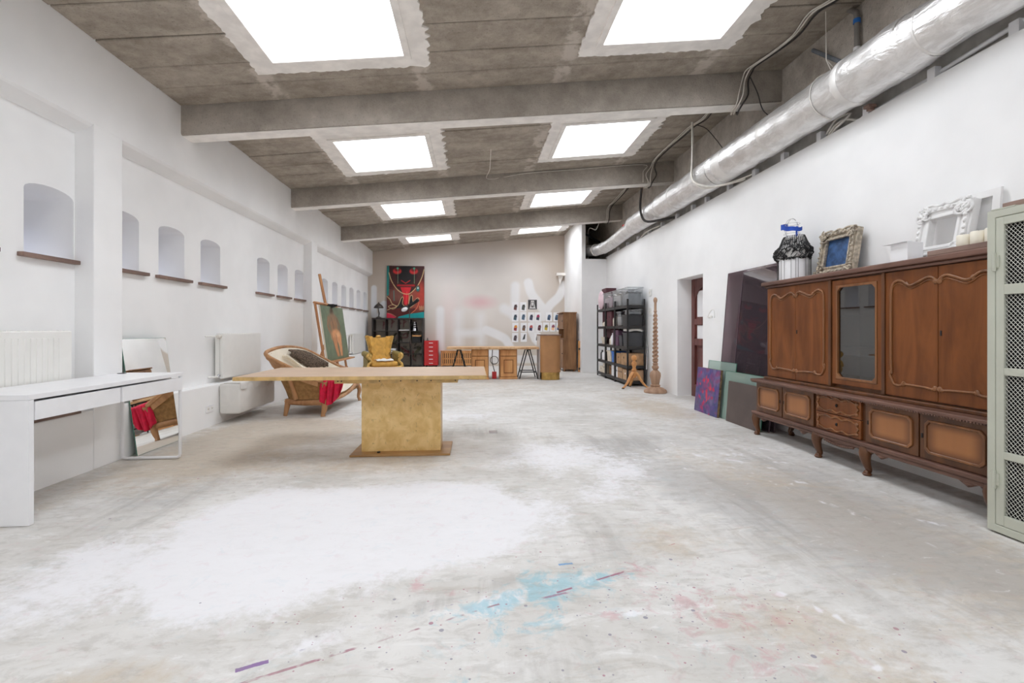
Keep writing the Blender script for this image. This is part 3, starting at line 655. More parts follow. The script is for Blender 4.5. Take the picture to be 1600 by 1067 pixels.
# ---------------------------------------------------------------- mesh locker
M['sage'] = plain('sage_enamel', (188, 190, 176), .45, var=.015)
M['mesh_wire'] = plain('galvanised_wire', (196, 196, 188), .45, .3)
M['locker_dark'] = plain('locker_inside', (44, 42, 44), .8)
def _locker():
    Y0, Y1, X0, X1, H = 1.30, 2.446, 2.87, 3.39, 1.787
    c = root('mesh_locker', ((X0 + X1) / 2, (Y0 + Y1) / 2, 0), 'tall sage green steel locker with diamond wire mesh door', 'locker')
    b = MB(); b.box(X0 + .02, X1, Y1 - .02, Y1, .01, H); b.box(X0 + .02, X1, Y0, Y0 + .02, .01, H); b.box(X1 - .01, X1, Y0, Y1, .01, H); b.box(X0 + .02, X1, Y0, Y1, H - .02, H); b.box(X0 + .02, X1, Y0, Y1, .01, .05)
    b.build('body', M['sage'], c)
    MB().frame(Y0, Y1, .01, H, .042, fYZ(X0), 0, .03).build('front_frame', M['sage'], c, bevel=.004)
    d = MB(); dy0, dy1 = Y0 + .045, Y1 - .045; rows = [(.113, .42), (.46, .877), (.918, 1.318), (1.373, 1.70)]
    f = fYZ(X0)
    d.box(X0, X0 + .022, dy1 - .04, dy1, .055, H - .045); d.box(X0, X0 + .022, dy0, dy0 + .04, .055, H - .045)
    zs = [.055] + [q for r in rows for q in r] + [H - .045]
    for i in range(0, len(zs), 2): d.box(X0, X0 + .022, dy0 + .04, dy1 - .04, zs[i], zs[i + 1])
    do = d.build('mesh_door', M['sage'], c, bevel=.002, seg=1)
    for z0, z1 in rows:
        m = MB(); a, e = dy0 + .04, dy1 - .04; L, Hh = e - a, z1 - z0; st = .021; sl = .87
        k = -int(Hh * sl / st) - 1
        while k * st < L + Hh * sl:
            for sg in (1, -1):
                y_a = k * st if sg > 0 else L - k * st
                pts = []
                # line y = y_a + sg*sl*z clipped to 0..L
                za, zb = 0.0, Hh
                lo, hi = (0 - y_a) / (sg * sl), (L - y_a) / (sg * sl)
                if lo > hi: lo, hi = hi, lo
                za, zb = max(za, lo), min(zb, hi)
                if zb - za > .004: m.tube([(X0 + .012, a + y_a + sg * sl * za, z0 + za), (X0 + .012, a + y_a + sg * sl * zb, z0 + zb)], 0.0016, 3)
            k += 1
        m.build('wire_mesh', M['mesh_wire'], do, kind='stuff')
    MB().box(X0 + .10, X1 - .012, Y0 + .025, Y1 - .025, .055, H - .025).build('dark_lining', M['locker_dark'], c)
    for z in (1.5, .30):
        h = MB(); h.cyl((X0 - .008, dy1 + .002, z - .05), (X0 - .008, dy1 + .002, z + .05), .009, n=10); h.box(X0 - .006, X0 + .002, dy1 - .02, dy1 + .03, z - .03, z + .035); h.build('hinge', M['sage'], c)
    MB().box(X0 - .001, X0 + .1, Y1 - .14, Y1 - .02, H, H + .006).build('rim_plate', M['sage'], c)
    MB().box(2.92, 3.36, 1.5, 2.41, H + .008, H + .04).build('brown_slab', M['plank'], label='brown wooden board lying on top of the sage green mesh locker', cat='board', bevel=.004)
M['plank'] = wood('brown_plank', (110, 86, 76), (154, 128, 116), .6, axis=1, streak=10)
_locker()
# ---------------------------------------------------------------- things on the sideboard
TOP = 1.6205
M['silver'] = plain('tarnished_silver_leaf', (186, 174, 156), .42, .35, var=.22, scale=30)
M['frame_white'] = plain('white_gesso', (232, 231, 230), .5, var=.02)
M['navy'] = plain('blue_canvas', (52, 84, 128), .7, var=.25, scale=14, bump=.1)
def ornate_frame(name, W_, H_, w, m, loc, lean, label, inner=None, n=34, seed=1, body=.045):
    """picture frame in local coords: u along y (towards -y is nearer the camera), v up; front faces -x"""
    c = root(name, loc, label, 'picture frame', rz=0.0); rr = random.Random(seed); ca, sa = math.cos(lean), math.sin(lean)
    T = lambda p: Vector((p.x * ca + p.z * sa, p.y, -p.x * sa + p.z * ca))
    b = MB()
    o = [(-W_ / 2, 0), (W_ / 2, 0), (W_ / 2, H_), (-W_ / 2, H_)]; ins = lambda k: [(-W_ / 2 + k, k), (W_ / 2 - k, k), (W_ / 2 - k, H_ - k), (-W_ / 2 + k, H_ - k)]
    b.ring(o, ins(w), fYZ(0), -.012, body); b.ring(ins(.012), ins(w * .5), fYZ(0), -.028, 0); b.ring(ins(w * .78), ins(w * 1.06), fYZ(0), -.02, .01)
    b.xf(T).build('moulding', m, c, bevel=.005)
    g = MB()
    def scroll(y, z, s_, a0, flip):
        pts = []
        for k in range(12):
            t_ = k / 11; r_ = s_ * (1 - .75 * t_); a = a0 + flip * t_ * 5.2
            pts.append((-.03 - .008 * t_, y + r_ * math.cos(a), z + r_ * math.sin(a)))
        g.tube(pts, lerp_list([s_ * .16, s_ * .28, s_ * .3], 12), 6)
    for sy in (-1, 1):
        for sz in (0, 1):
            y, z = sy * (W_ / 2 - w * .5), (w * .5 if sz == 0 else H_ - w * .5)
            for k in range(5): scroll(y + rr.uniform(-.4, .4) * w, z + rr.uniform(-.4, .4) * w, w * rr.uniform(.35, .6), rr.uniform(0, 6), rr.choice((-1, 1)))
            for k in range(7): g.ball((-.03, y + rr.uniform(-.55, .55) * w, z + rr.uniform(-.55, .55) * w), (.016, w * .16, w * .16), 7, 5)
    for k in range(n):
        t_ = (k + .5) / n * 2 * (W_ + H_); s_ = .5
        if t_ < W_: y, z = -W_ / 2 + t_, H_ - w * .3
        elif t_ < W_ + H_: y, z = W_ / 2 - w * .3, H_ - (t_ - W_)
        elif t_ < 2 * W_ + H_: y, z = W_ / 2 - (t_ - W_ - H_), w * .3
        else: y, z = -W_ / 2 + w * .3, t_ - 2 * W_ - H_
        z = max(.02, z); g.ball((-.028, y, z), (.014, w * rr.uniform(.12, .24), w * rr.uniform(.12, .24)), 7, 5)
    # crest on the upper edge
    for sy in (-1, 1): g.tube(spl([(-.02, 0, H_ + .012), (-.02, sy * W_ * .12, H_ - .002), (-.02, sy * W_ * .25, H_ + .012), (-.02, sy * W_ * .42, H_ + .004)], 5), .011, 6)
    g.xf(lambda p: T(Vector((p.x, p.y, max(p.z, .008))))).build('carved_ornament', m, c, smooth=70, kind='stuff')
    if inner is not None: MB().box(.012, .02, -W_ / 2 + w * .9, W_ / 2 - w * .9, w * .9, H_ - w * .9).xf(T).build('canvas_panel', inner, c)
    return c
ornate_frame('silver_picture_frame', .42, .40, .070, M['silver'], (3.27, 4.08, TOP + .012), .16, 'tarnished silver ornate picture frame holding a plain dark blue canvas', M['navy'], seed=4)
ornate_frame('white_picture_frame', .38, .385, .085, M['frame_white'], (3.265, 3.10, TOP + .012), .19, 'empty white carved picture frame leaning on the wall above the sideboard', None, seed=9)
fr2 = root('plain_frame', (3.345, 2.92, TOP + .002), 'flat pale grey frame with a bare moulding, standing behind the white carved frame', 'picture frame', rz=0.0)
MB().frame(-.12, .12, 0, .43, .05, fYZ(0), 0, .02).xf(lambda p: Vector((p.x + p.z * .10, p.y, p.z))).build('moulding', M['frame_white'], fr2, bevel=.004)
def _wirehead():
    c = root('wire_mannequin', (3.2, 4.53, TOP), 'wire bust of black scribbled mesh over a white drum with vertical wires', 'sculpture'); rr = random.Random(11); x0, y0 = 3.2, 4.53
    MB().lathe([(.16, 0), (.16, .205), (.15, .21)], (x0, y0, TOP), 28, .72, 1.0).build('white_drum', M['white'], c, smooth=40)
    v = MB()
    for k in range(22):
        a = 2 * math.pi * k / 22 + rr.uniform(-.1, .1); r = .17
        v.tube([(x0 + r * .76 * math.cos(a), y0 + r * 1.06 * math.sin(a), TOP + .002), (x0 + r * .76 * math.cos(a), y0 + r * 1.06 * math.sin(a), TOP + .24)], .0022, 4)
    v.build('upright_wires', M['cable_k'], c, kind='stuff')
    def R(z):
        t_ = (z - .20) / .22; return .165 + .028 * math.sin(math.pi * min(1, max(0, t_ * 1.5))) - .045 * max(0, t_ - .5) * 2
    w = MB()
    for k in range(210):
        a = rr.uniform(0, 6.28); z = rr.uniform(.19, .37); pts = []
        for q in range(7):
            a += rr.uniform(-.16, .16); z = min(.41, max(.2, z + rr.uniform(-.025, .025))); r = R(z) * rr.uniform(.92, 1.05)
            bulge = 1.22 if (math.sin(a) > .5 and z < .33) else 1.0
            pts.append((x0 + r * .72 * math.cos(a), y0 + r * 1.05 * math.sin(a) * bulge, TOP + z))
        w.tube(spl(pts, 2), rr.uniform(.0025, .005), 4)
    for k in range(40):
        a = 2 * math.pi * k / 40; w.tube([(x0 + R(z) * .72 * math.cos(a + (z - .3) * .5), y0 + R(z) * 1.06 * math.sin(a + (z - .3) * .5), TOP + z) for z in (.30, .34, .38, .42)] + [(x0 + .075 * math.cos(a), y0 + .12 * math.sin(a), TOP + .44)], .0035, 4)
    w.build('scribbled_basket', M['black'], c, kind='stuff')
    MB().lathe([(R(.22) * .90, .222), (R(.27) * .9, .27), (R(.32) * .9, .32), (R(.37) * .88, .37), (R(.42) * .86, .42), (.05, .435)], (x0, y0, TOP), 22, .72, 1.03).build('pale_liner', M['liner'], c, smooth=50)
    h = MB(); hc = Vector((x0, y0 + .03, TOP + .52))
    h.tube([hc + Vector((0, .085 * math.cos(2 * math.pi * k / 24), .105 * math.sin(2 * math.pi * k / 24))) for k in range(24)], .0022, 5, closed=True)
    h.tube([hc + Vector((.075 * math.cos(2 * math.pi * k / 24), 0, .105 * math.sin(2 * math.pi * k / 24))) for k in range(24)], .0022, 5, closed=True)
    for z in (-.05, 0.0, .05): h.tube([hc + Vector((.07 * math.cos(2 * math.pi * k / 20), .08 * math.sin(2 * math.pi * k / 20), z)) for k in range(20)], .002, 5, closed=True)
    for sy in (-.06, .06): h.tube([hc + Vector((0, sy, -.08)), hc + Vector((0, sy * .8, -.13))], .0025, 5)
    h.build('wire_head', M['chrome'], c)
    def band(u, v_):
        a = math.pi * (-.1 + 1.3 * u) + math.pi / 2; r = .085 + .006 * math.sin(9 * u)
        return (hc.x + r * 1.0 * math.cos(a) * (1 if math.cos(a) < 0 else .9), hc.y + (r + .012) * math.sin(a), hc.z + .035 - .062 * v_ * (1 - .45 * u) + .034 * math.sin(a) + .004 * math.sin(20 * u))
    MB().sheet(band, 24, 4, .006).build('blue_blindfold', M['blue_cloth'], c, smooth=60)
    MB().sheet(lambda u, v_: (hc.x - .02 + .004 * math.sin(6 * v_), hc.y - .085 - .018 * v_ + .022 * (u - .5) * (1 - .2 * v_), hc.z - .005 - .125 * v_), 3, 8, .005).build('blindfold_tail', M['blue_cloth'], c, smooth=60)
    MB().ball((hc.x - .01, hc.y - .09, hc.z + .0), .012, 8, 6).build('knot', M['blue_cloth'], c, smooth=60)
M['liner'] = plain('pale_paper', (196, 194, 192), .8)
M['blue_cloth'] = plain('royal_blue_cloth', (28, 74, 176), .7, var=.12)
_wirehead()
def _boxes():
    c = root('white_carton', (3.17, 3.2, TOP), 'small white carton with its flap open on the sideboard', 'box')
    b = MB(); b.box(3.06, 3.18, 3.13, 3.27, TOP, TOP + .13); b.build('carton_body', M['white'], c, bevel=.002)
    
    MB().box(3.03, 3.10, 3.13, 3.31, TOP + .134, TOP + .137).rot('Y', -.08, (3.1, 3.2, TOP + .134)).build('flap', M['white'], c)
    MB().box(3.06, 3.19, 2.58, 2.985, TOP + .002, TOP + .036).build('wooden_plank', M['plank'], label='short brown plank under the cream candles on the sideboard', cat='board', bevel=.003)
    MB().box(3.07, 3.19, 2.99, 3.09, TOP + .001, TOP + .004).build('paper_sheet', M['white'], label='loose white paper lying beside the brown plank on the sideboard', cat='paper')
    for i, (y, h, lb) in enumerate(((2.80, .075, 'first cream pillar candle, next to the white carved frame'), (2.715, .082, 'second cream pillar candle, in the middle of the row of three'), (2.63, .086, 'third cream pillar candle, half hidden by the green locker'))):
        k = root('pillar_candle', (3.13, y, TOP + .0365), lb, 'candle', 'cream candles on the sideboard')
        MB().lathe([(.0, 0), (.038, 0), (.04, .004), (.04, h - .004), (.037, h), (.018, h - .006)], (3.13, y, TOP + .0365), 20).build('wax', M['cream_wax'], k, smooth=40)
        MB().cyl((3.13, y, TOP + .036 + h - .01), (3.13, y, TOP + .036 + h + .008), .0015, n=5).build('wick', M['black'], k)
M['cream_wax'] = plain('cream_wax', (236, 230, 214), .5, var=.02)
_boxes()

# ---------------------------------------------------------------- sheets leaning beside the sideboard
M['tint'] = glass('smoke_purple_acrylic', (.55, .46, .50), refl=.07, haze=((122, 108, 112), .35))
M['tint2'] = glass('dark_purple_acrylic', (.66, .58, .62), refl=.06, haze=((92, 82, 88), .32))
M['clear'] = glass('pale_green_glass', (.80, .88, .85), refl=.08, haze=((190, 212, 203), .35))
M['green_edge'] = plain('glass_cut_edge', (70, 128, 108), .2, var=.05)
M['panel_brown'] = plain('dark_brown_panel', (92, 80, 76), .6, var=.08, scale=4)
def leaning(name, y0, y1, h, xb, xt, th, m, label, cat, edge=None, z0=.002, skew=0.0):
    c = root(name, (xb, (y0 + y1) / 2, 0), label, cat, rz=0.0)
    ym = (y0 + y1) / 2; k = (xt - xb) / h
    T = lambda p: Vector((p.x + k * p.z, p.y + skew * p.z, p.z + z0))
    b = MB(); b.box(0, th, y0 - ym, y1 - ym, 0, h); b.xf(T).build('sheet', m, c)
    if edge:
        e = MB(); e.box(-.001, th + .001, y0 - ym - .004, y0 - ym, 0, h); e.box(-.001, th + .001, y0 - ym, y1 - ym, h, h + .004); e.box(-.001, th + .001, y1 - ym, y1 - ym + .004, 0, h); e.xf(T).build('cut_edge', edge, c)
    return c
M['purple_edge'] = plain('acrylic_edge', (120, 100, 110), .3)
leaning('acrylic_sheet', 4.915, 6.12, 1.87, 3.24, 3.395, .008, M['tint'], 'tall smoky purple acrylic sheet with slanted side leaning on white wall', 'sheet', M['purple_edge'], skew=-.0)
leaning('acrylic_sheet', 4.93, 5.72, 1.84, 3.19, 3.37, .010, M['tint2'], 'darker glossy purple acrylic sheet in front of the tall smoky one', 'sheet', M['purple_edge'])
leaning('glass_sheet', 5.58, 6.26, .70, 3.125, 3.20, .006, M['clear'], 'small clear glass sheet with green edge behind the purple canvas', 'glass sheet', M['green_edge'])
leaning('glass_sheet', 4.95, 5.76, .60, 3.11, 3.165, .006, M['clear'], 'wide clear glass sheet standing against the dark brown panel', 'glass sheet', M['green_edge'])
leaning('hardboard_sheet', 4.97, 5.62, .49, 3.085, 3.125, .012, M['panel_brown'], 'dark brown panel leaning on glass beside the sideboard leg', 'panel')
def _canvas():
    c = root('purple_canvas', (3.06, 6.1, 0), 'small abstract purple and red canvas standing on the floor against glass', 'painting', rz=0.0)
    A = Art(.62, .60, (88, 78, 128), 90); rr = random.Random(2)
    for k in range(120):
        x, y = rr.uniform(0, .62), rr.uniform(0, .6); A.ell(x, y, rr.uniform(.02, .07), rr.uniform(.02, .09), rr.choice([(76, 70, 132), (110, 74, 128), (92, 88, 120), (130, 64, 110), (70, 76, 120), (110, 100, 140)]), rr.uniform(0, 3), soft=.02, op=.8)
    for k in range(26):
        A.ell(rr.gauss(.30, .12), rr.gauss(.26, .15), rr.uniform(.012, .03), rr.uniform(.015, .05), rr.choice([(196, 44, 78), (176, 50, 92), (206, 60, 70)]), rr.uniform(0, 3), soft=.015, op=.85)
    A.noise(.3, .03, 4)
    T = lambda p: Vector((p.x + .09 * p.z, p.y, p.z + .002))
    MB().box(.002, .03, -.31, .31, 0, .60).xf(T).build('stretcher', M['canvas_edge'], c)
    A.build('painted_face', lambda u, v: T(Vector((0, .31 - u, v))), c, M['print'])
M['canvas_edge'] = plain('paint_stained_canvas_edge', (120, 96, 70), .8, var=.3, scale=30)
_canvas()
hk = MB(); hk.tube(spl([(3.419, 6.68, 1.31), (3.37, 6.62, 1.315), (3.36, 6.52, 1.39), (3.37, 6.46, 1.40), (3.375, 6.45, 1.33), (3.375, 6.45, 1.29)], 5), .006, 6); hk.box(3.414, 3.42, 6.60, 6.74, 1.295, 1.325)
hk.build('wall_hook', M['radiator'], label='white bent wall hook beside the door recess', cat='hook')
# ---------------------------------------------------------------- white writing desk
def _desk():
    X0, X1, Y0, Y1 = -3.045, -2.545, 2.915, 4.36
    c = root('writing_desk', ((X0 + X1) / 2, (Y0 + Y1) / 2, 0), 'white writing desk with two shallow drawers and a loop leg along the long wall', 'desk'); m = M['white']
    MB().box(X0, X1, Y0, Y1, .722, .752).build('desk_top', m, c, bevel=.002)
    MB().box(X0, X1, Y0 + .002, Y0 + .036, .002, .721).build('side_panel', m, c, bevel=.002)
    MB().box(X0 + .02, X1 - .022, Y0 + .05, Y1 - .02, .612, .70).build('drawer_housing', m, c)
    for a, b in ((Y0 + .045, 3.625), (3.645, Y1 - .01)): MB().box(X1 - .02, X1 - .002, a, b, .60, .708).build('drawer_front', m, c, bevel=.002)
    l = MB(); y = Y1 - .02; r = .013; k = .03
    P = [(X0 + .01, y, .72), (X0 + .01, y, .013 + k), (X0 + .013, y, .022), (X0 + .01 + k, y, .013), (X1 - .015 - k, y, .013), (X1 - .02, y, .022), (X1 - .015, y, .013 + k), (X1 - .015, y, .72)]
    l.tube(P, r, 8); l.build('loop_leg', m, c, smooth=50)
    MB().lathe([(.03, 0), (.033, .003), (.02, .004)], (-2.99, 4.27, .752), 16).build('cable_port', M['black'], c)
_desk()
def _mirror():
    c = root('leaning_mirror', (-2.985, 4.76, 0), 'frameless mirror standing on the floor behind the loop leg of the white desk', 'mirror', rz=0.0)
    T = lambda p: Vector((p.x - .135 * p.z, p.y, p.z + .002))
    MB().box(-.006, 0, -.31, .30, 0, 1.04).xf(T).build('glass_body', M['green_edge'], c)
    MB().box(0, .001, -.308, .298, .002, 1.038).xf(T).build('silvered_face', M['mirror'], c)
def _mm():
    t = NT('mirror_silver'); return t.sets((.93, .94, .93), .01, 1.0)
M['mirror'] = _mm(); _mirror()
# ---------------------------------------------------------------- radiators on the ledge
def radiator(y0, y1, z0, z1, label, ribs, valve=True, pipe=True):
    c = root('panel_radiator', (-3.12, (y0 + y1) / 2, z0), label, 'radiator'); m = M['radiator']
    MB().box(-3.115, -3.075, y0, y1, z0, z1).build('front_panel', m, c, bevel=.008)
    MB().box(-3.175, -3.12, y0 + .01, y1 - .01, z0 + .01, z1 - .012).build('rear_panel', m, c, bevel=.004)
    if ribs:
        n = int((y1 - y0 - .06) / .045)
        for k in range(n):
            y = y0 + .045 + k * .045; MB().prism([(y - .014, z0 + .05), (y + .014, z0 + .05), (y + .014, z1 - .05), (y - .014, z1 - .05)], fYZ(-3.075), -.002, .005).build('rib', m, c, bevel=.002, seg=1)
    g = MB()
    for k in range(int((y1 - y0) / .05)): g.box(-3.165, -3.08, y0 + .02 + k * .05, y0 + .05 + k * .05, z1 - .004, z1 + .003)
    g.build('top_grille', m, c, kind='stuff')
    for y in (y0 + .2, y1 - .2): MB().box(-3.199, -3.17, y - .02, y + .02, z0 + .08, z1 - .08).build('bracket', m, c)
    if valve:
        v = MB(); v.lathe([(.018, -.06), (.024, -.05), (.024, 0), (.018, .012)], (0, 0, 0), 12).rot('X', math.pi / 2).xf(lambda p: p + Vector((-3.11, y0 - .05, z1 - .035))); v.cyl((-3.11, y0 - .03, z1 - .035), (-3.11, y0 + .01, z1 - .035), .010)
        v.build('thermostat_valve', M['cable_w'], c, smooth=50)
        p = MB(); p.tube(spl([(-3.13, y0 - .045, z1 - .03), (-3.17, y0 - .10, z1 - .03), (-3.2, y0 - .16, z1 - .03)], 4), .009, 7); p.build('flow_pipe', M['radiator'], c, smooth=50); p = MB(); p.tube(spl([(-3.12, y0 + .01, z0 + .04), (-3.13, y0 - .06, z0 + .03), (-3.2, y0 - .10, z0 + .03)], 4), .012, 7)
        p.build('return_pipe', M['radiator'], c, smooth=50); p = MB()
        p.ball((-3.115, y0 - .02, z0 + .04), .02, 8, 6); p.build('valve_body', M['chrome'], c, smooth=50)
    return c
radiator(2.2, 3.88, .57, 1.115, 'fluted white radiator behind the white writing desk', True, False)
radiator(6.06, 7.09, .52, 1.072, 'flat white panel radiator above the cloth-covered box', False)
radiator(12.3, 13.45, .49, 1.01, 'far white radiator behind the gold wing armchair', False)
def _cover():
    c = root('covered_box', (-2.93, 6.42, .11), 'low white box under a smoothed dust cloth fixed to the ledge below the flat radiator', 'box')
    MB().box(-3.052, -2.81, 5.92, 6.92, .11, .478).build('box_body', M['cloth_white'], c, bevel=.025, smooth=50)
    def drape(u, v):
        y = 5.93 + .98 * u; s_ = .06 + .05 * abs(math.sin(u * math.pi * 3.2 + .9)) * (.4 + u); z = .484 - s_ * max(0, v - .5) * 2
        x = -3.0 + .19 * min(1, v * 2) + .012 * math.sin(u * 17) * max(0, v - .5) * 2; return (x + (.004 if v > .5 else 0), y, z)
    MB().sheet(drape, 40, 8, -.004).build('draped_cloth', M['cloth_white'], c, smooth=80)
M['cloth_white'] = plain('white_dust_cloth', (228, 226, 222), .85, var=.02, bump=.1, bscale=20)
_cover()
so = root('power_socket', (-3.06, 5.73, .21), 'white double power socket low on the ledge face', 'socket')
MB().box(XP, XP + .01, 5.655, 5.805, .17, .25).build('face_plate', M['white'], so, bevel=.003)
for y in (5.693, 5.767):
    MB().cyl((XP + .009, y, .21), (XP + .012, y, .21), .026, n=16).build('socket_insert', M['radiator'], so)
    q = MB(); [q.cyl((XP + .011, y + d, .21), (XP + .0135, y + d, .21), .004, n=8) for d in (-.009, .009)]; q.build('contact_hole', M['black'], so, kind='stuff')
MB().box(-3.18, XP + .012, 2.6, 3.93, .476, .494).build('brown_slab', M['sill'], label='narrow brown strip along the ledge under the fluted radiator', cat='board')  # thin brown strip on the ledge below the radiator
# ---------------------------------------------------------------- gold burl table
def _burl():
    t = NT('gold_burl_veneer'); v = t.coord('Object'); n = t.noise(v, 7, 5, .6, 1.2); g = t.noise(t.coord('Object', (1, 1, .55)), 34, 4, .7, .8); k = t.noise(v, 16, 3)
    c = t.mix(t.ss(n, .3, .7), s2l((210, 172, 104)), s2l((232, 200, 138)))
    c = t.mix(t.math('MULTIPLY', t.math('MULTIPLY', t.ss(g, .56, .66), t.ss(k, .4, .6)), .6), c, s2l((134, 104, 60)))
    t.sets(c, .35); return t.m
M['burl'] = _burl(); M['gold_edge'] = plain('gold_veneer_edge', (204, 170, 110), .4, var=.12, scale=14)
M['tan_top'] = plain('tan_tabletop', (196, 168, 142), .4, var=.04, scale=5)
def _table():
    c = root('pedestal_table', (-.66, 4.52, 0), 'gold burl veneer table with a long tan top on one block pedestal', 'table')
    MB().box(-1.1, -.22, 4.26, 4.73, .001, .02).build('plinth', M['plinth_wood'], c, bevel=.003)
    MB().box(-1.022, -.312, 4.375, 4.62, .02, .665).build('pedestal', M['burl'], c, bevel=.003)
    MB().box(-1.20, -.15, 4.16, 4.84, .662, .702).build('apron_rail', M['gold_edge'], c, bevel=.002)
    h = MB()
    for x in (-1.17, -1.14, -.82, -.64, -.5, -.38, -.17): h.cyl((x, 4.1595, .682), (x, 4.163, .682), .006, n=8)
    h.build('bolt_hole', M['black'], c, kind='stuff')
    MB().box(-1.985, .10, 4.055, 5.02, .702, .732).build('top_core', M['gold_edge'], c, bevel=.002)
    MB().box(-1.98, .095, 4.06, 5.015, .732, .7345).build('top_veneer', M['tan_top'], c)
    MB().cyl((-.86, 4.33, .02), (-.86, 4.33, .032), .014, n=10).build('floor_bolt', M['dark'], c)
M['plinth_wood'] = wood('plinth_veneer', (150, 112, 68), (184, 144, 94), .35, axis=0, streak=8)
_table()
dr = MB(); dr.box(.155, .245, 5.13, 5.26, .0005, .004); dr.build('floor_drain', M['chrome'], label='small metal floor drain in the concrete beside the gold table', cat='drain')

# ---------------------------------------------------------------- chaise longue
M['oak'] = wood('stripped_oak', (150, 104, 66), (188, 142, 98), .55, streak=9)
M['cream'] = plain('cream_calico', (228, 218, 200), .9, var=.03, scale=6, bump=.12, bscale=40)
M['hessian'] = plain('tan_hessian', (150, 112, 68), .95, var=.12, scale=20, bump=.3, bscale=120)
M['hair'] = plain('brown_horsehair', (104, 88, 74), 1.0, var=.35, scale=60, bump=.9, bscale=120)
M['stuffing'] = plain('torn_floral_padding', (204, 188, 158), .95, var=.2, scale=24, bump=.6, bscale=50)
M['red_cloth'] = plain('crimson_cloth', (206, 18, 62), .8, var=.12, scale=14, bump=.2, bscale=30)
def _chaise():
    c = root('chaise_longue', (-2.2, 6.9, 0), 'stripped oak chaise longue with torn cream calico and exposed horsehair', 'chaise longue')
    st = [((-1.955, 6.325), .44, (.05, -.03)), ((-2.10, 6.315), .52, (.0, -.07)), ((-2.27, 6.325), .64, (-.08, -.10)), ((-2.42, 6.41), .79, (-.27, -.05)), ((-2.48, 6.62), .855, (-.24, 0)), ((-2.48, 6.90), .875, (-.17, .04)), ((-2.42, 7.16), .83, (-.10, .06)), ((-2.31, 7.36), .72, (-.06, .05)), ((-2.15, 7.52), .58, (-.02, .04)), ((-2.0, 7.62), .50, (0, .02)), ((-1.88, 7.66), .47, (0, .01))]
    B = spl([(a[0], a[1], 0) for a, h, f in st], 5); Hh = [p.z for p in spl([(0, 0, h) for a, h, f in st], 5)]; Fl = spl([(f[0], f[1], 0) for a, h, f in st], 5); n = len(B)
    def at(i, z, inset=0.0):
        i = max(0, min(n - 1, i)); i0 = int(i); i1 = min(n - 1, i0 + 1); q = i - i0
        b = B[i0].lerp(B[i1], q); f = Fl[i0].lerp(Fl[i1], q); h = Hh[i0] + (Hh[i1] - Hh[i0]) * q
        t_ = max(0, (z * (h - .22))) / max(.001, (h - .22)); cen = Vector((-2.15, 6.95, 0)); d = (cen - b); d.z = 0; d.normalize()
        p = b + f * (t_ ** 1.2) + d * inset; p.z = .22 + t_ * (h - .22); return p
    MB().sheet(lambda u, v: at(u * (n - 1), v, .022 + .03 * math.sin(math.pi * v) * min(1, u * 6)), 50, 8, .012).build('calico_lining', M['cream'], c, smooth=70)
    MB().sheet(lambda u, v: at(u * (n - 1), v * .97, .0), 50, 6, .006).build('hessian_back', M['hessian'], c, smooth=70)
    rim = [at(i, 1.0) for i in range(n)]
    MB().tube([p + Vector((0, 0, .0)) for p in rim], .026, 10).build('top_rail', M['oak'], c, smooth=60)
    MB().tube([at(i, .93, -.012) for i in range(n)], .018, 8).build('back_rail', M['oak'], c, smooth=60)
    # broad outer face of the head rail
    MB().sheet(lambda u, v: at(3 + u * 14, 1.0 - .36 * v * (1 - .3 * u), -.02), 24, 3, .012).build('head_rail_face', M['oak'], c, smooth=70)
    # posts of the open head end
    for i, w in ((1.0, .034), (11.0, .028)):
        MB().tube([at(i, z, -.014) for z in (0, .25, .5, .75, 1.0)], [w * 1.2, w, w, w, w], 8).build('back_post', M['oak'], c, smooth=60)
    h0, h1 = 23, 38
    MB().sheet(lambda u, v: at(h0 + (h1 - h0) * u, .93 - (.34 * math.sin(math.pi * (.06 + .88 * u)) + .02) * v, .075 + .03 * math.sin(math.pi * v) + .010 * math.sin(37 * u) * math.sin(23 * v)), 30, 8, .02).build('horsehair_pad', M['hair'], c, smooth=80)
    sw = MB()
    for k, (dz, r) in enumerate(((.0, .016), (.06, .012), (.13, .014), (.21, .012))):
        pts = []
        for q in range(15):
            u = q / 14; i = h0 - 3 + (h1 - h0 + 6) * u; pts.append(at(i, max(.05, .93 - (.42 * math.sin(math.pi * (.04 + .9 * u)) + .02) - dz * math.sin(math.pi * u)), .10 + .02 * k))
        sw.tube(pts, r, 7)
    sw.build('calico_swag', M['cream'], c, smooth=70, kind='stuff')
    # seat
    P = [(-1.95, 6.33), (-2.43, 6.41), (-2.47, 6.9), (-2.30, 7.38), (-2.0, 7.64), (-1.84, 7.66), (-1.84, 7.35), (-1.88, 6.9)]
    def rail_z(y): t_ = (y - 6.33) / 1.33; return .195 + .055 * max(0, min(1, (t_ - .5) / .35)) ** 1.5
    MB().prism(P, lambda u, v, w: (u, v, w), .205, .235).build('seat_deck', M['hessian'], c)
    def seat(u, v):
        y = 6.42 + 1.22 * v; xl = -2.44 + .38 * max(0, v - .55) / .45; xr = -1.885 + .04 * v; x = xl + (xr - xl) * u
        z = rail_z(y) + .045 + .065 * (math.sin(math.pi * min(1, max(0, u)) * .5 + .6) ** .7) * (1 - .15 * v) + .08 * max(0, v - .7) - .05 * (1 if u > .97 else 0); return (x, y, z)
    MB().sheet(seat, 14, 18, .06).build('calico_seat', M['cream'], c, smooth=80)
    pad = MB(); rr = random.Random(8)
    pad.grid(lambda u, v: (-2.43 + .46 * u, 6.40 - .075 * u + .06 * v, .215 + .075 * math.sin(math.pi * (.15 + .7 * v)) * (.75 + .25 * math.sin(13 * u + 2) * math.sin(7 * u)) + .012 * math.sin(41 * u)), 30, 5)
    pad.build('torn_padding', M['stuffing'], c, smooth=80)
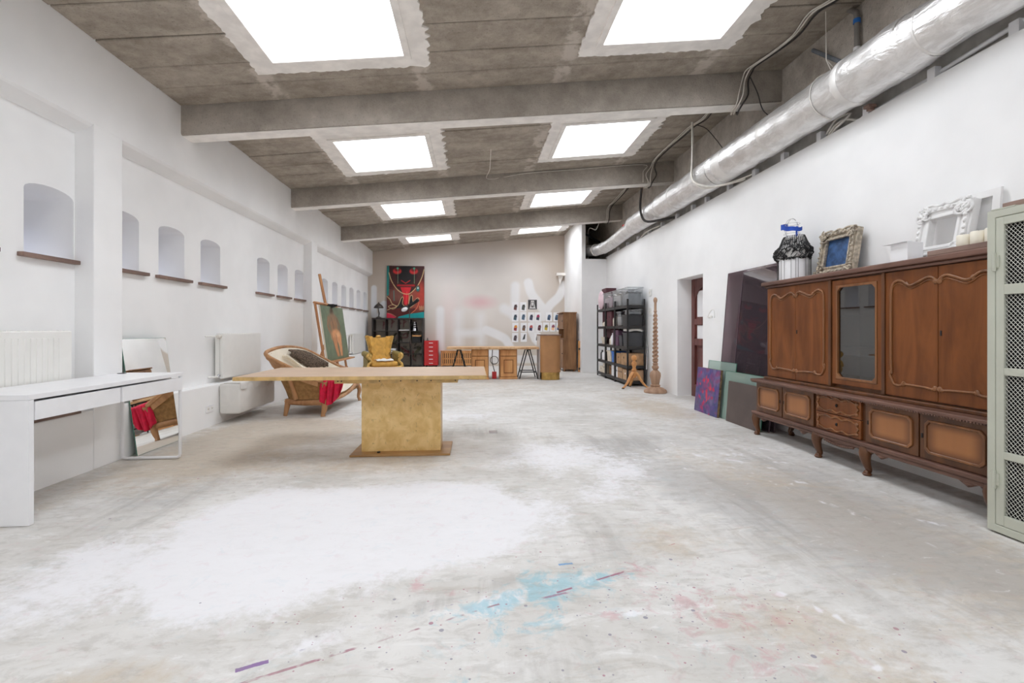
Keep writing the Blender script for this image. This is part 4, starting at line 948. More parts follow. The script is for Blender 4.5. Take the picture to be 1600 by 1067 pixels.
    r = MB(); r.tube([(-2.455, 6.395, .182), (-2.2, 6.335, .175), (-1.94, 6.31, .182)], .033, 8, flat=1.2); r.build('head_rail', M['oak'], c, smooth=60)
    sr = [(-1.93, 6.33, .185), (-1.90, 6.7, .178), (-1.88, 7.0, .185), (-1.86, 7.25, .215), (-1.85, 7.45, .265), (-1.845, 7.6, .265), (-1.85, 7.68, .235)]
    MB().tube(spl(sr, 6), .032, 8, flat=.9).build('side_rail', M['oak'], c, smooth=60)
    MB().tube(spl([(-2.45, 6.4, .185), (-2.49, 6.9, .18), (-2.32, 7.38, .19), (-2.0, 7.66, .23), (-1.85, 7.69, .245)], 6), .03, 8).build('wall_rail', M['oak'], c, smooth=60)
    for pts, w in (([(-2.43, 6.40, .21), (-2.44, 6.385, .12), (-2.455, 6.36, .0)], [.042, .034, .022]), ([(-1.95, 6.33, .34), (-1.94, 6.31, .2), (-1.94, 6.30, .1), (-1.955, 6.29, .03), (-1.955, 6.285, 0)], [.04, .045, .036, .026, .032]),
                   ([(-1.85, 7.66, .25), (-1.825, 7.67, .17), (-1.84, 7.665, .07), (-1.82, 7.655, .02), (-1.815, 7.65, 0)], [.036, .032, .022, .024, .028]), ([(-2.2, 7.5, .2), (-2.21, 7.53, .1), (-2.22, 7.55, 0)], [.036, .03, .022])):
        p = spl(pts, 5); MB().tube(p, lerp_list(w, len(p)), 9).build('leg', M['oak'], c, smooth=60)
_chaise()
def _red():
    def f(u, v):
        x = -2.0 + .33 * u * (1 - .15 * v); d = v * .42
        fold = .018 * math.sin(u * 21 + 2 * v) * (.3 + v) + .010 * math.sin(u * 43 + 1)
        if d < .1: y, z = 6.40 - d * .9, .475 - .01 * u + .02 * math.sin(math.pi * d / .1)
        else: y, z = 6.30 - .03 * (d - .1) + fold, .475 - (d - .1) * (.65 + .5 * math.sin(math.pi * (.1 + u * .75)) - .35 * u)
        return (x, y - .03, z + .006 * math.sin(9 * v + 5 * u))
    MB().sheet(f, 44, 16, .006).build('red_cloth', M['red_cloth'], label='crimson cloth thrown over the head arm of the oak chaise', cat='cloth', smooth=80)
_red()
# ---------------------------------------------------------------- easel and painting
M['pine'] = wood('honey_pine', (188, 128, 72), (220, 166, 108), .5, streak=8)
M['easel_wood'] = wood('beech_easel', (164, 108, 66), (206, 152, 104), .5, streak=8)
def _easel():
    c = root('studio_easel', (-2.62, 8.95, 0), 'tall wooden studio easel with a mast leaning toward the long wall', 'easel'); m = M['easel_wood']
    def at(z, y, o=0.0): return Vector((-2.50 - .13 * (z - .55) / .95 + o - .02, y, z))
    def bar(p, q, w, nm, mat_=m): MB().tube([p, q], w, 4, flat=1).build(nm, mat_, c)
    bar(at(.3, 9.05, -.03), at(2.13, 8.85, -.08), .026, 'mast')
    bar(at(.02, 8.32, -.03), at(1.585, 8.22, -.03), .022, 'upright'); bar(at(.02, 9.6, -.03), at(1.585, 9.45, -.03), .022, 'upright')
    bar(at(1.575, 8.18, -.03), at(1.575, 9.0, -.03), .024, 'cross_rail'); bar(at(.38, 8.28, -.03), at(.38, 9.62, -.03), .024, 'cross_rail')
    k = MB(); k.box(-2.72, -2.57, 8.86, 8.98, 1.525, 1.585); k.cyl((-2.59, 8.92, 1.56), (-2.52, 8.92, 1.56), .02, n=8); k.build('canvas_clamp', M['dark'], c)
    t = MB(); t.box(-2.58, -2.40, 8.25, 9.72, .552, .578); t.build('canvas_tray', m, c, bevel=.004)
    bar(Vector((-2.62, 8.95, 1.25)), Vector((-3.03, 8.97, .02)), .022, 'back_leg'); bar(at(.02, 8.32, -.03), Vector((-3.02, 8.4, .02)), .02, 'foot_rail'); bar(at(.02, 9.6, -.03), Vector((-3.02, 9.5, .02)), .02, 'foot_rail')
_easel()
def _nude():
    c = root('figure_painting', (-2.49, 8.95, .58), 'green canvas with a sketched orange back view of a figure, held on the easel', 'painting', rz=0.0)
    W_, H_ = 1.36, .96; A = Art(W_, H_, (104, 116, 92), 110)
    A.noise(.25, .12, 3)
    A.ell(.60, .86, .12, .07, (92, 74, 56), soft=.04); A.ell(.62, .70, .30, .13, (132, 104, 78), soft=.06); A.ell(.64, .58, .22, .14, (146, 108, 76), soft=.05); A.line([(.55, .74), (.62, .5)], .03, (104, 80, 60), soft=.03)
    A.curve([(.36, .74), (.28, .6), (.40, .48)], .09, (138, 106, 78), soft=.03); A.curve([(.88, .72), (.98, .6), (.9, .5)], .08, (120, 94, 70), soft=.03)
    A.ell(.70, .42, .30, .12, (204, 144, 98), soft=.05); A.ell(.82, .40, .15, .09, (220, 164, 118), soft=.05)
    A.poly([(.44, .40), (.69, .40), (.70, .22), (.74, .05), (.62, .05), (.54, .2)], (190, 130, 86), soft=.03); A.poly([(.72, .40), (.99, .42), (.97, .22), (.94, .05), (.82, .05), (.80, .22)], (206, 146, 100), soft=.03)
    A.line([(.70, .44), (.72, .28), (.78, .06)], .025, (112, 74, 52), soft=.02); A.curve([(.44, .44), (.50, .24), (.6, .05)], .02, (120, 80, 56), soft=.02); A.curve([(1.0, .44), (.99, .24), (.95, .05)], .02, (140, 92, 62), soft=.02)
    A.noise(.2, .05, 7)
    T = lambda p: Vector((p.x - .137 * p.z, p.y, p.z))
    MB().box(-.03, -.002, -W_ / 2, W_ / 2, 0, H_).xf(T).build('stretcher', M['cream'], c)
    A.build('painted_face', lambda u, v: T(Vector((0, -W_ / 2 + u, v))), c, M['print'])
_nude()
# ---------------------------------------------------------------- wing armchair
M['yellow'] = plain('mustard_velvet', (216, 166, 80), .75, var=.08, scale=10)
M['olive'] = plain('olive_velvet', (150, 132, 74), .8, var=.12, scale=10)
M['gilt'] = plain('gilt_frame', (208, 168, 92), .4, .25, var=.15, scale=20)
def _armchair():
    c = root('wing_armchair', (-2.06, 10.75, 0), 'mustard tufted wing armchair with a gilt frame and olive arms', 'armchair', rz=math.radians(24))
    def back(u, v):
        x = (u - .5) * 2; w = .215 + .095 * v ** 2.2 + .03 * math.sin(math.pi * min(1, v * 1.5)) * 0
        z = .38 + .54 * v + .03 * abs(x) ** 4 * v - .012 * math.cos(x * 3) * v
        y = .22 + .15 * v - .10 * max(0, abs(x) - .6) / .4 * v ; tuft = .006 * math.cos(x * 14) * math.cos(v * 22)
        return (x * w, y - .015 + tuft, z)
    MB().sheet(back, 28, 20, -.09).build('tufted_back', M['yellow'], c, smooth=80)
    rim = [back(0, k / 10) for k in range(11)] + [back(k / 12, 1) for k in range(1, 12)] + [back(1, 1 - k / 10) for k in range(11)]
    MB().tube(rim, .022, 8).build('gilt_rim', M['gilt'], c, smooth=60)
    q = MB(); q.ball((0, .37, .955), (.06, .025, .035), 10, 7); q.ball((-.27, .30, .955), (.045, .03, .035), 10, 7); q.build('carved_crest', M['gilt'], c, smooth=60)
    b = MB()
    for r in range(4):
        for k in range(4 - r % 2): 
            p = back(.26 + .16 * k + .08 * (r % 2), .35 + .16 * r); b.ball((p[0], p[1] - .008, p[2]), .011, 6, 4)
    b.build('tuft_button', M['olive'], c, kind='stuff')
    MB().box(-.29, .29, -.30, .26, .30, .42).build('seat_cushion', M['yellow'], c, bevel=.05, smooth=70, seg=4)
    for s in (-1, 1):
        arm = MB(); arm.box(s * .32 - .04, s * .32 + .04, -.22, .26, .28, .54); arm.cyl((s * .345, -.25, .545), (s * .335, .27, .575), .075, .065, 16); arm.build('padded_arm', M['olive'], c, bevel=.01, smooth=60)
        fr = MB(); fr.tube(spl([(s * .33, -.26, .60), (s * .37, -.275, .53), (s * .30, -.285, .44), (s * .36, -.30, .36), (s * .38, -.31, .26)], 6), [.03, .034, .026, .03, .03], 8); fr.ball((s * .345, -.262, .545), (.062, .022, .06), 12, 8); fr.build('arm_front', M['gilt'], c, smooth=60)
        for yy, dy in ((-.30, -.03), (.26, .05)):
            MB().tube(spl([(s * .32, yy, .3), (s * .34, yy + dy, .2), (s * .32, yy + dy * .5, .08), (s * .345, yy + dy * 1.3, .01), (s * .345, yy + dy * 1.3, 0)], 5), [.04, .036, .022, .028, .026], 8).build('leg', M['gilt'], c, smooth=60)
    f = MB(); f.tube(spl([(-.36, -.31, .3), (-.18, -.325, .27), (0, -.33, .245), (.18, -.325, .27), (.36, -.31, .3)], 5), .034, 8); f.box(-.33, .33, -.30, .27, .25, .31); f.build('seat_rail', M['gilt'], c, smooth=60)
    MB().sheet(lambda u, v: (-.18 + .36 * u, -.30 + .30 * v, .435 + .025 * math.sin(u * 9) * math.sin(v * 7) + .02 * math.sin(math.pi * v)), 16, 10, .01).xf(lambda p: Matrix.Rotation(math.radians(24), 3, 'Z') @ p + Vector((-2.06, 10.75, .01))).build('white_cloth', M['cloth_white'], label='crumpled white cloth on the seat of the mustard armchair', cat='cloth', smooth=80)
_armchair()
# ---------------------------------------------------------------- bookcase and what stands on and in it
M['espresso'] = wood('black_brown_board', (34, 28, 26), (56, 46, 42), .5, streak=8, bump=.02)
def _bookcase():
    X0, X1, Y0, Y1, H = -3.0, -1.51, 14.09, 14.47, 1.455
    c = root('cube_bookcase', ((X0 + X1) / 2, 14.28, 0), 'black-brown open cube bookcase against the back wall', 'bookcase'); m = M['espresso']; t = .045
    for x0, x1 in ((X0, X0 + t), (X1 - t, X1)): MB().box(x0, x1, Y0, Y1, .002, H - t).build('side_panel', m, c)
    MB().box(X0, X1, Y0, Y1, H - t, H).build('top_panel', m, c); MB().box(X0 + t, X1 - t, Y0, Y1, .002, t).build('base_panel', m, c)
    cw = (X1 - X0 - 2 * t) / 4; ch = (H - 2 * t) / 4
    for k in (1, 2, 3):
        MB().box(X0 + t + cw * k - .009, X0 + t + cw * k + .009, Y0 + .005, Y1, t, H - t).build('divider', m, c)
        MB().box(X0 + t, X1 - t, Y0 + .006, Y1, t + ch * k - .009, t + ch * k + .009).build('shelf', m, c)
    return X0 + t, cw, t, ch
_bx, _cw, _bt, _ch = _bookcase()
def cell(i, j): return _bx + _cw * i + .012, _bt + _ch * j + .0095   # inner left, shelf top
def _bigpaint():
    c = root('face_painting', (-2.075, 14.4, 1.456), 'large red and black painting of a dark face with red tears standing on the bookcase', 'painting', rz=0.0)
    W_, H_ = 1.11, 1.57; A = Art(W_, H_, (86, 34, 30), 170); u = lambda x: (x - 145) / 345 * W_; v = lambda y: (575 - y) / 490 * H_
    P = lambda *q: [(u(a), v(b)) for a, b in q]
    red, dk, crm, teal = (196, 42, 44), (22, 18, 20), (206, 176, 130), (24, 158, 158)
    A.ell(u(420), v(400), .3, .35, (150, 70, 56), soft=.2); A.ell(u(230), v(360), .25, .2, (120, 70, 60), soft=.15); A.ell(u(460), v(360), .12, .35, (176, 60, 46), soft=.1)
    A.line(P((152, 80), (150, 350)), .10, (30, 128, 122), soft=.05); A.line(P((185, 90), (185, 170)), .03, dk)
    A.poly(P((165, 88), (170, 190), (230, 290), (300, 345), (360, 340), (430, 270), (478, 180), (488, 88)), (64, 26, 24)); A.ell(u(320), v(170), .30, .30, dk, soft=.1); A.poly(P((280, 85), (370, 85), (400, 230), (260, 230)), dk, soft=.05)
    for ex in (240, 392):
        A.ell(u(ex), v(135), .12, .085, red, soft=.03); A.ell(u(ex), v(122), .08, .05, (110, 30, 30), soft=.02); A.ell(u(ex + 4), v(108), .03, .03, (60, 170, 140)); A.line(P((ex + 6, 110), (ex + 6, 250)), .012, (130, 150, 120))
    A.line(P((278, 222), (318, 248), (358, 222)), .022, red)
    A.line(P((245, 268), (395, 268)), .05, (170, 30, 34), soft=.02); A.poly(P((270, 285), (370, 285), (350, 350), (340, 440), (305, 450), (295, 350)), (214, 36, 48)); A.line(P((330, 330), (322, 450)), .03, (240, 60, 70)); A.line(P((350, 350), (346, 440)), .012, crm)
    A.curve(P((165, 150), (190, 230), (240, 305), (300, 345), (360, 342), (425, 275), (468, 190), (487, 118)), .022, crm)
    A.poly(P((150, 480), (260, 470), (330, 500), (400, 480), (420, 500), (340, 545), (200, 560)), (92, 30, 26))
    for pts in (((150, 500), (185, 485), (245, 460), (280, 385), (297, 382), (290, 440), (320, 470)), ((348, 440), (362, 368), (380, 365), (388, 420), (425, 385), (440, 402), (370, 470), (330, 478))):
        A.poly(P(*pts), dk); A.curve(P(*pts), .016, crm)
    A.curve(P((145, 372), (175, 400), (195, 440), (240, 462)), .018, crm); A.curve(P((160, 465), (200, 450), (235, 470), (200, 490), (160, 470)), .014, crm); A.curve(P((440, 400), (438, 440), (415, 490), (370, 530)), .018, (226, 120, 80))
    A.ell(u(432), v(300), .07, .11, (110, 70, 60)); A.ell(u(430), v(298), .045, .075, (30, 120, 120)); A.ell(u(432), v(292), .02, .03, (210, 220, 210))
    for k in range(5): A.line(P((450 + k * 8, 500), (446 + k * 9, 460 + 4 * (k % 2))), .01, crm)
    for k in range(4): A.line(P((165, 240 + k * 18), (205, 256 + k * 16)), .012, dk)
    A.poly(P((255, 562), (350, 535), (430, 525), (490, 515), (490, 575), (245, 575)), teal); A.poly(P((140, 530), (175, 530), (215, 560), (235, 575), (140, 575)), (214, 40, 74)); A.curve(P((150, 528), (190, 538), (230, 562)), .012, (230, 150, 120))
    A.line(P((210, 320), (212, 410)), .03, (90, 120, 110)); A.noise(.14, .06, 5)
    T = lambda p: Vector((p.x, p.y + .03 * p.z, p.z))
    MB().box(-W_ / 2, W_ / 2, .001, .03, 0, H_).xf(T).build('stretcher', M['black'], c)
    A.build('painted_face', lambda a, b: T(Vector((-W_ / 2 + a, 0, b))), c, M['print'])
_bigpaint()
M['bronze'] = plain('dark_bronze', (84, 78, 74), .4, .6, var=.15)
def _lamp():
    c = root('table_lamp', (-2.83, 14.24, 1.4555), 'small bronze table lamp with a scalloped shade on the end of the bookcase', 'lamp', rz=0.0)
    MB().lathe([(.08, 0), (.085, .012), (.05, .03), (.02, .05)], (0, 0, 0), 18).build('base', M['bronze'], c, smooth=50)
    MB().tube(spl([(0, 0, .04), (.012, 0, .14), (-.006, 0, .24), (0, 0, .33)], 5), [.014, .018, .012, .014], 8).build('stem', M['bronze'], c, smooth=50)
    MB().lathe([(.135, .29), (.14, .30), (.12, .345), (.075, .395), (.025, .43), (.015, .45)], (0, 0, 0), 24, wob=lambda a, z: 1 + .05 * math.cos(8 * a)).build('lamp_shade', M['bronze'], c, smooth=50)
    MB().ball((0, 0, .46), .015, 8, 6).build('finial', M['bronze'], c)
_lamp()
def _celled():
    x, z = cell(1, 1); z = _bt + _ch * 1 + .0095
    c = root('white_radio', (x + .2, 14.2, z), 'white rounded music player with a round dial in the bookcase', 'radio')
    MB().box(x + .08, x + .29, 14.13, 14.25, z + .17 * 0, z + .165).build('casing', M['white'], c, bevel=.03, smooth=60, seg=4)
    MB().cyl((x + .165, 14.131, z + .08), (x + .165, 14.124, z + .08), .04, n=18).build('dial_ring', M['dark'], c); MB().cyl((x + .165, 14.125, z + .08), (x + .165, 14.121, z + .08), .022, n=14).build('dial', M['white'], c)
    x, z = cell(2, 3); MB().box(x + .01, x + .33, 14.15, 14.4, z, z + .035).build('storage_tray', M['radiator'], label='flat off-white tray in a top cell of the bookcase', cat='tray', bevel=.008)
    x, z = cell(3, 3); c = root('cone_shade', (x + .11, 14.25, z), 'silver cone lampshade with dark bands in the end cell of the bookcase', 'lampshade')
    MB().lathe([(.10, 0), (.085, .06), (.06, .2), (.05, .26), (.03, .27)], (x + .11, 14.25, z), 18).build('cone', M['chrome'], c, smooth=40)
    for zz, r in ((.09, .081), (.15, .072), (.21, .062)): MB().lathe([(r, zz), (r + .002, zz + .01), (r - .002, zz + .025)], (x + .11, 14.25, z), 18).build('dark_band', M['dark'], c)
    x, z = cell(3, 2); c = root('black_case', (x + .16, 14.2, z), 'black case with a yellow lid strip in the bookcase', 'case')
    MB().box(x + .06, x + .30, 14.12, 14.4, z, z + .17).build('case_body', M['black'], c, bevel=.006); MB().box(x + .05, x + .31, 14.11, 14.41, z + .1705, z + .21).build('lid', M['pine'], c, bevel=.004)
_celled()
def _floorlamp():
    c = root('floor_lamp', (-1.78, 13.6, 0), 'slim dark floor lamp with a tilting head in front of the bookcase', 'floor lamp', rz=0.0); m = M['bronze']
    MB().lathe([(.13, 0), (.135, .012), (.12, .022), (.02, .03)], (0, 0, 0), 20).build('base', M['dark'], c, smooth=50)
    MB().tube(spl([(0, 0, .02), (.0, 0, .4), (-.05, 0, 1.0), (-.065, 0, 1.5), (-.06, 0, 1.80)], 5), [.016, .014, .012], 8).build('pole', m, c, smooth=50)
    MB().tube([(-.14, 0, 1.74), (.02, 0, 1.84), (.17, 0, 1.95)], [.03, .04, .05], 10).build('lamp_arm', M['black'], c, smooth=50)
    MB().ball((.15, 0, 1.94), (.06, .05, .05), 10, 7).build('counterweight', M['black'], c, smooth=60)
    MB().ball((-.19, -.02, 1.70), (.12, .08, .085), 14, 9).rot('Y', -.4, (-.19, 0, 1.70)).build('lamp_head', M['black'], c, smooth=60)
    MB().ball((-.20, -.07, 1.685), (.095, .05, .06), 14, 9).rot('Y', -.4, (-.19, 0, 1.70)).build('reflector', M['white'], c, smooth=60)
_floorlamp()
M['red'] = plain('red_enamel', (196, 40, 42), .4, var=.03)
def _drawers():
    X0, X1, Y0, Y1 = -1.485, -1.09, 14.05, 14.46
    c = root('drawer_cabinet', (-1.29, 14.25, 0), 'red steel drawer cabinet beside the bookcase', 'drawer cabinet')
    MB().box(X0, X1, Y0 + .02, Y1, .06, .785).build('body', M['red'], c, bevel=.004)
    for k in range(6):
        z0 = .065 + k * .119; d = MB().box(X0 + .008, X1 - .008, Y0, Y0 + .019, z0, z0 + .114).build('drawer', M['red'], c, bevel=.004)
        MB().box(X0 + .14, X1 - .14, Y0 - .006, Y0 + .002, z0 + .05, z0 + .068).build('label_pull', M['white'], d)
    for x in (X0 + .05, X1 - .05):
        for y in (Y0 + .07, Y1 - .05): MB().cyl((x - .012, y, .028), (x + .012, y, .028), .028, n=12).build('caster', M['dark'], c)
    b = MB(); b.cyl((-1.40, 14.2, .785), (-1.40, 14.2, .80), .04, n=14); b.cyl((-1.40, 14.2, .80), (-1.40, 14.2, .87), .012, n=8); b.build('small_stand', M['dark'], label='little dark stand on top of the red drawer cabinet', cat='stand')
_drawers()
def _screen():
    X0, X1, Y = -1.02, -.02, 14.36
    c = root('radiator_screen', (-.52, Y, 0), 'slatted pine radiator screen behind the trestle table', 'screen')
    fr = MB(); fr.box(X0, X1, Y, Y + .02, .40, .455); fr.box(X0, X1, Y, Y + .02, .03, .09); fr.box(X0, X0 + .05, Y, Y + .02, .09, .40); fr.box(X1 - .05, X1, Y, Y + .02, .09, .40); fr.box(X0, X1, Y, Y + .02, .22, .25)
    fr.build('frame', M['pine'], c, bevel=.003); MB().box(X0 - .01, X1 + .01, Y - .02, Y + .11, .456, .475).build('top_shelf', M['pine'], c, bevel=.003)
    for k in range(16): 
        x = X0 + .085 + k * .0555; MB().box(x - .018, x + .018, Y + .004, Y + .014, .09, .40).build('slat', M['pine'], c)
    MB().box(X0 + .05, X1 - .05, Y + .06, Y + .07, .05, .42).build('dark_backing', M['black'], c)
    for x in (X0 + .03, X1 - .03): MB().box(x - .02, x + .02, Y, Y + .1, .001, .03).build('foot', M['pine'], c)
_screen()
M['pine_dark'] = wood('deep_honey_pine', (134, 86, 46), (168, 116, 70), .55, streak=8)  # deeper pine tone for carcass gaps and inset door panels
# ---------------------------------------------------------------- trestle table and pine pedestals
M['raw'] = wood('raw_edge_board', (176, 132, 90), (222, 186, 144), .6, axis=0, streak=8, bump=.2)
def _trestle():
    rr = random.Random(12); g = MB(); n = 40; prof = [(-.62 + 2.05 * i / n, rr.uniform(-.02, .02)) for i in range(n + 1)]
    poly = [(x, 10.50 + d) for x, d in prof] + [(1.43, 11.2), (-.62, 11.2)]
    g.prism(poly, fXY(0), .678, .725); g.build('trestle_tabletop', M['raw'], label='raw-edged pine board tabletop carried by black trestles', cat='tabletop')
    for i, (xc, lb) in enumerate(((-.36, 'black folding trestle at the bookcase end of the raw board table'), (1.21, 'black folding trestle next to the round brown counter'))):
        c = root('folding_trestle', (xc, 10.86, 0), lb, 'trestle', 'trestles under the board', rz=0.0); m = M['dark']
        b = MB(); b.box(-.045, .045, -.28, .28, .65, .677); b.build('top_bar', m, c)
        for y in (-.24, .24):
            for s in (-1, 1): MB().tube([(s * .03, y, .655), (s * .21, y, .002)], .014, 6).build('leg', m, c)
        for s in (-1, 1): MB().tube([(s * .17, -.24, .15), (s * .17, .24, .15)], .012, 6).build('stretcher', m, c)
        for y in (-.24, .24): MB().tube([(-.168, y, .16), (.168, y, .16)], .012, 6).build('cross_bar', m, c)
    for x0, lb in ((-.08, 'pine desk pedestal nearer the bookcase under the raw board table'), (.56, 'pine desk pedestal nearer the round counter under the raw board table')):
        x1 = x0 + .39; c = root('pine_pedestal', (x0 + .195, 10.9, 0), lb, 'cabinet', 'pine pedestals under the board'); Y0 = 10.62
        MB().box(x0, x1, Y0 + .02, 11.12, .001, .675).build('carcass', M['pine_dark'], c, bevel=.003)
        d = MB().box(x0 + .016, x1 - .016, Y0 - .004, Y0 + .02, .53, .662).build('drawer', M['pine'], c, bevel=.004); MB().ball((x0 + .195, Y0 - .01, .6), .012, 8, 6).build('knob', M['pine'], d)
        d = MB().frame(x0 + .016, x1 - .016, .06, .514, .07, fXZ(Y0 - .004), 0, .024).build('door', M['pine'], c, bevel=.004); MB().box(x0 + .08, x1 - .08, Y0 + .014, Y0 + .019, .13, .45).build('door_panel', M['pine_dark'], d); MB().box(x0 + .105, x1 - .105, Y0 + .006, Y0 + .014, .155, .425).build('raised_field', M['pine'], d, bevel=.003)
        MB().box(x0 - .005, x1 + .005, Y0 + .005, 11.13, .001, .05).build('plinth', M['pine'], c, bevel=.004)
    c = root('cable_reel', (.45, 10.8, .0), 'small red box with a looped grey cable between the pine pedestals', 'cable', rz=0.0)
    MB().box(-.06, .04, -.06, .06, .001, .16).build('red_box', M['red'], c, bevel=.01)
    k = MB(); k.tube([(-.01 + .09 * math.cos(q), -.02 + .02 * math.sin(3 * q), .42 + .09 * math.sin(q)) for q in [i * .35 for i in range(34)]], .008, 6); k.tube(spl([(.0, 0, .16), (-.04, 0, .3), (-.06, -.02, .42), (-.05, 0, .66)], 5), .010, 6); k.build('cable_loop', M['bronze'], c, smooth=60)
_trestle()
M['counter'] = plain('brown_laminate', (176, 128, 84), .45, var=.05, scale=3)
M['grey_lam'] = plain('pale_grey_side', (206, 202, 200), .6)
def _counter():
    c = root('round_counter', (1.69, 10.66, 0), 'round-cornered brown counter with a brushed gold kickboard', 'counter')
    def stad(x0, x1, y0, y1, r): 
        P = []
        for cx, cy, a0 in ((x1 - r, y0 + r, -90), (x1 - r, y1 - r, 0), (x0 + .06, y1 - .06, 90), (x0 + .10, y0 + .10, 180)):
            rr = r if cx == x1 - r else (.06 if a0 == 90 else .10)
            P += [(cx + rr * math.cos(math.radians(a0 + 90 * k / 8)), cy + rr * math.sin(math.radians(a0 + 90 * k / 8))) for k in range(9)]
        return P
    MB().prism(stad(1.45, 1.915, 10.36, 10.98, .16), fXY(0), .17, .985).build('curved_body', M['counter'], c, smooth=50)
    MB().prism(stad(1.47, 1.90, 10.38, 10.97, .15), fXY(0), .001, .17).build('kickboard', M['brass'], c, smooth=50)
    MB().prism(stad(1.435, 1.93, 10.345, 10.99, .165), fXY(0), .985, 1.008).build('counter_top', M['plank'], c, smooth=50)
    MB().box(1.44, 1.449, 10.48, 10.95, .02, .98).build('end_panel', M['grey_lam'], c)
_counter()
M['oak_dark'] = wood('brown_oak', (118, 82, 54), (160, 118, 80), .5, streak=9)
def _wardrobe():
    X0, X1, Y0, Y1, H = 2.33, 2.69, 12.42, 13.2, 1.55
    c = root('oak_cupboard', (2.51, 12.8, 0), 'narrow tall brown oak cupboard with a shelf gap behind the round counter', 'cupboard'); m = M['oak_dark']
    MB().box(X0 + .02, X1, Y0, Y0 + .02, .05, H).build('side_panel', m, c, bevel=.003); MB().box(X0 + .02, X1, Y1 - .02, Y1, .05, H).build('side_panel', m, c, bevel=.003); MB().box(X1 - .015, X1, Y0 + .02, Y1 - .02, .05, H).build('back_panel', m, c)
    for z in (.07, .86, 1.13, 1.52): MB().box(X0 + .02, X1 - .016, Y0 + .021, Y1 - .021, z, z + .02).build('shelf', m, c)
    MB().box(X0 - .03, X1 + .015, Y0 - .02, Y1 + .02, H, H + .03).build('cornice', m, c, bevel=.008)
    for z0, z1 in ((.1, .85), (1.15, 1.53)):
        d = MB().frame(Y0 + .005, Y1 - .005, z0, z1, .06, fYZ(X0), 0, .02).build('door', m, c, bevel=.004); MB().box(X0 + .008, X0 + .014, Y0 + .06, Y1 - .06, z0 + .06, z1 - .06).build('door_panel', m, d); MB().ball((X0 - .012, Y0 + .05, (z0 + z1) / 2), .014, 8, 6).build('knob', M['dark'], d)
    for x in (X0 + .05, X1 - .05):
        for y in (Y0 + .06, Y1 - .06): MB().lathe([(.03, 0), (.036, .02), (.022, .05)], (x, y, .001), 12).build('bun_foot', m, c, smooth=50)
    c = root('leaning_plank', (2.745, 12.3, 0), 'orange pine plank standing on end in the corner by the oak cupboard', 'plank', rz=0.0)
    MB().box(-.03, .03, 0, .022, .001, .82).build('board', M['pine'], c, bevel=.003)
    for z in (.06, .58): MB().box(-.02, .02, -.012, -.0005, z, z + .05).build('iron_fitting', M['dark'], c)
_wardrobe()
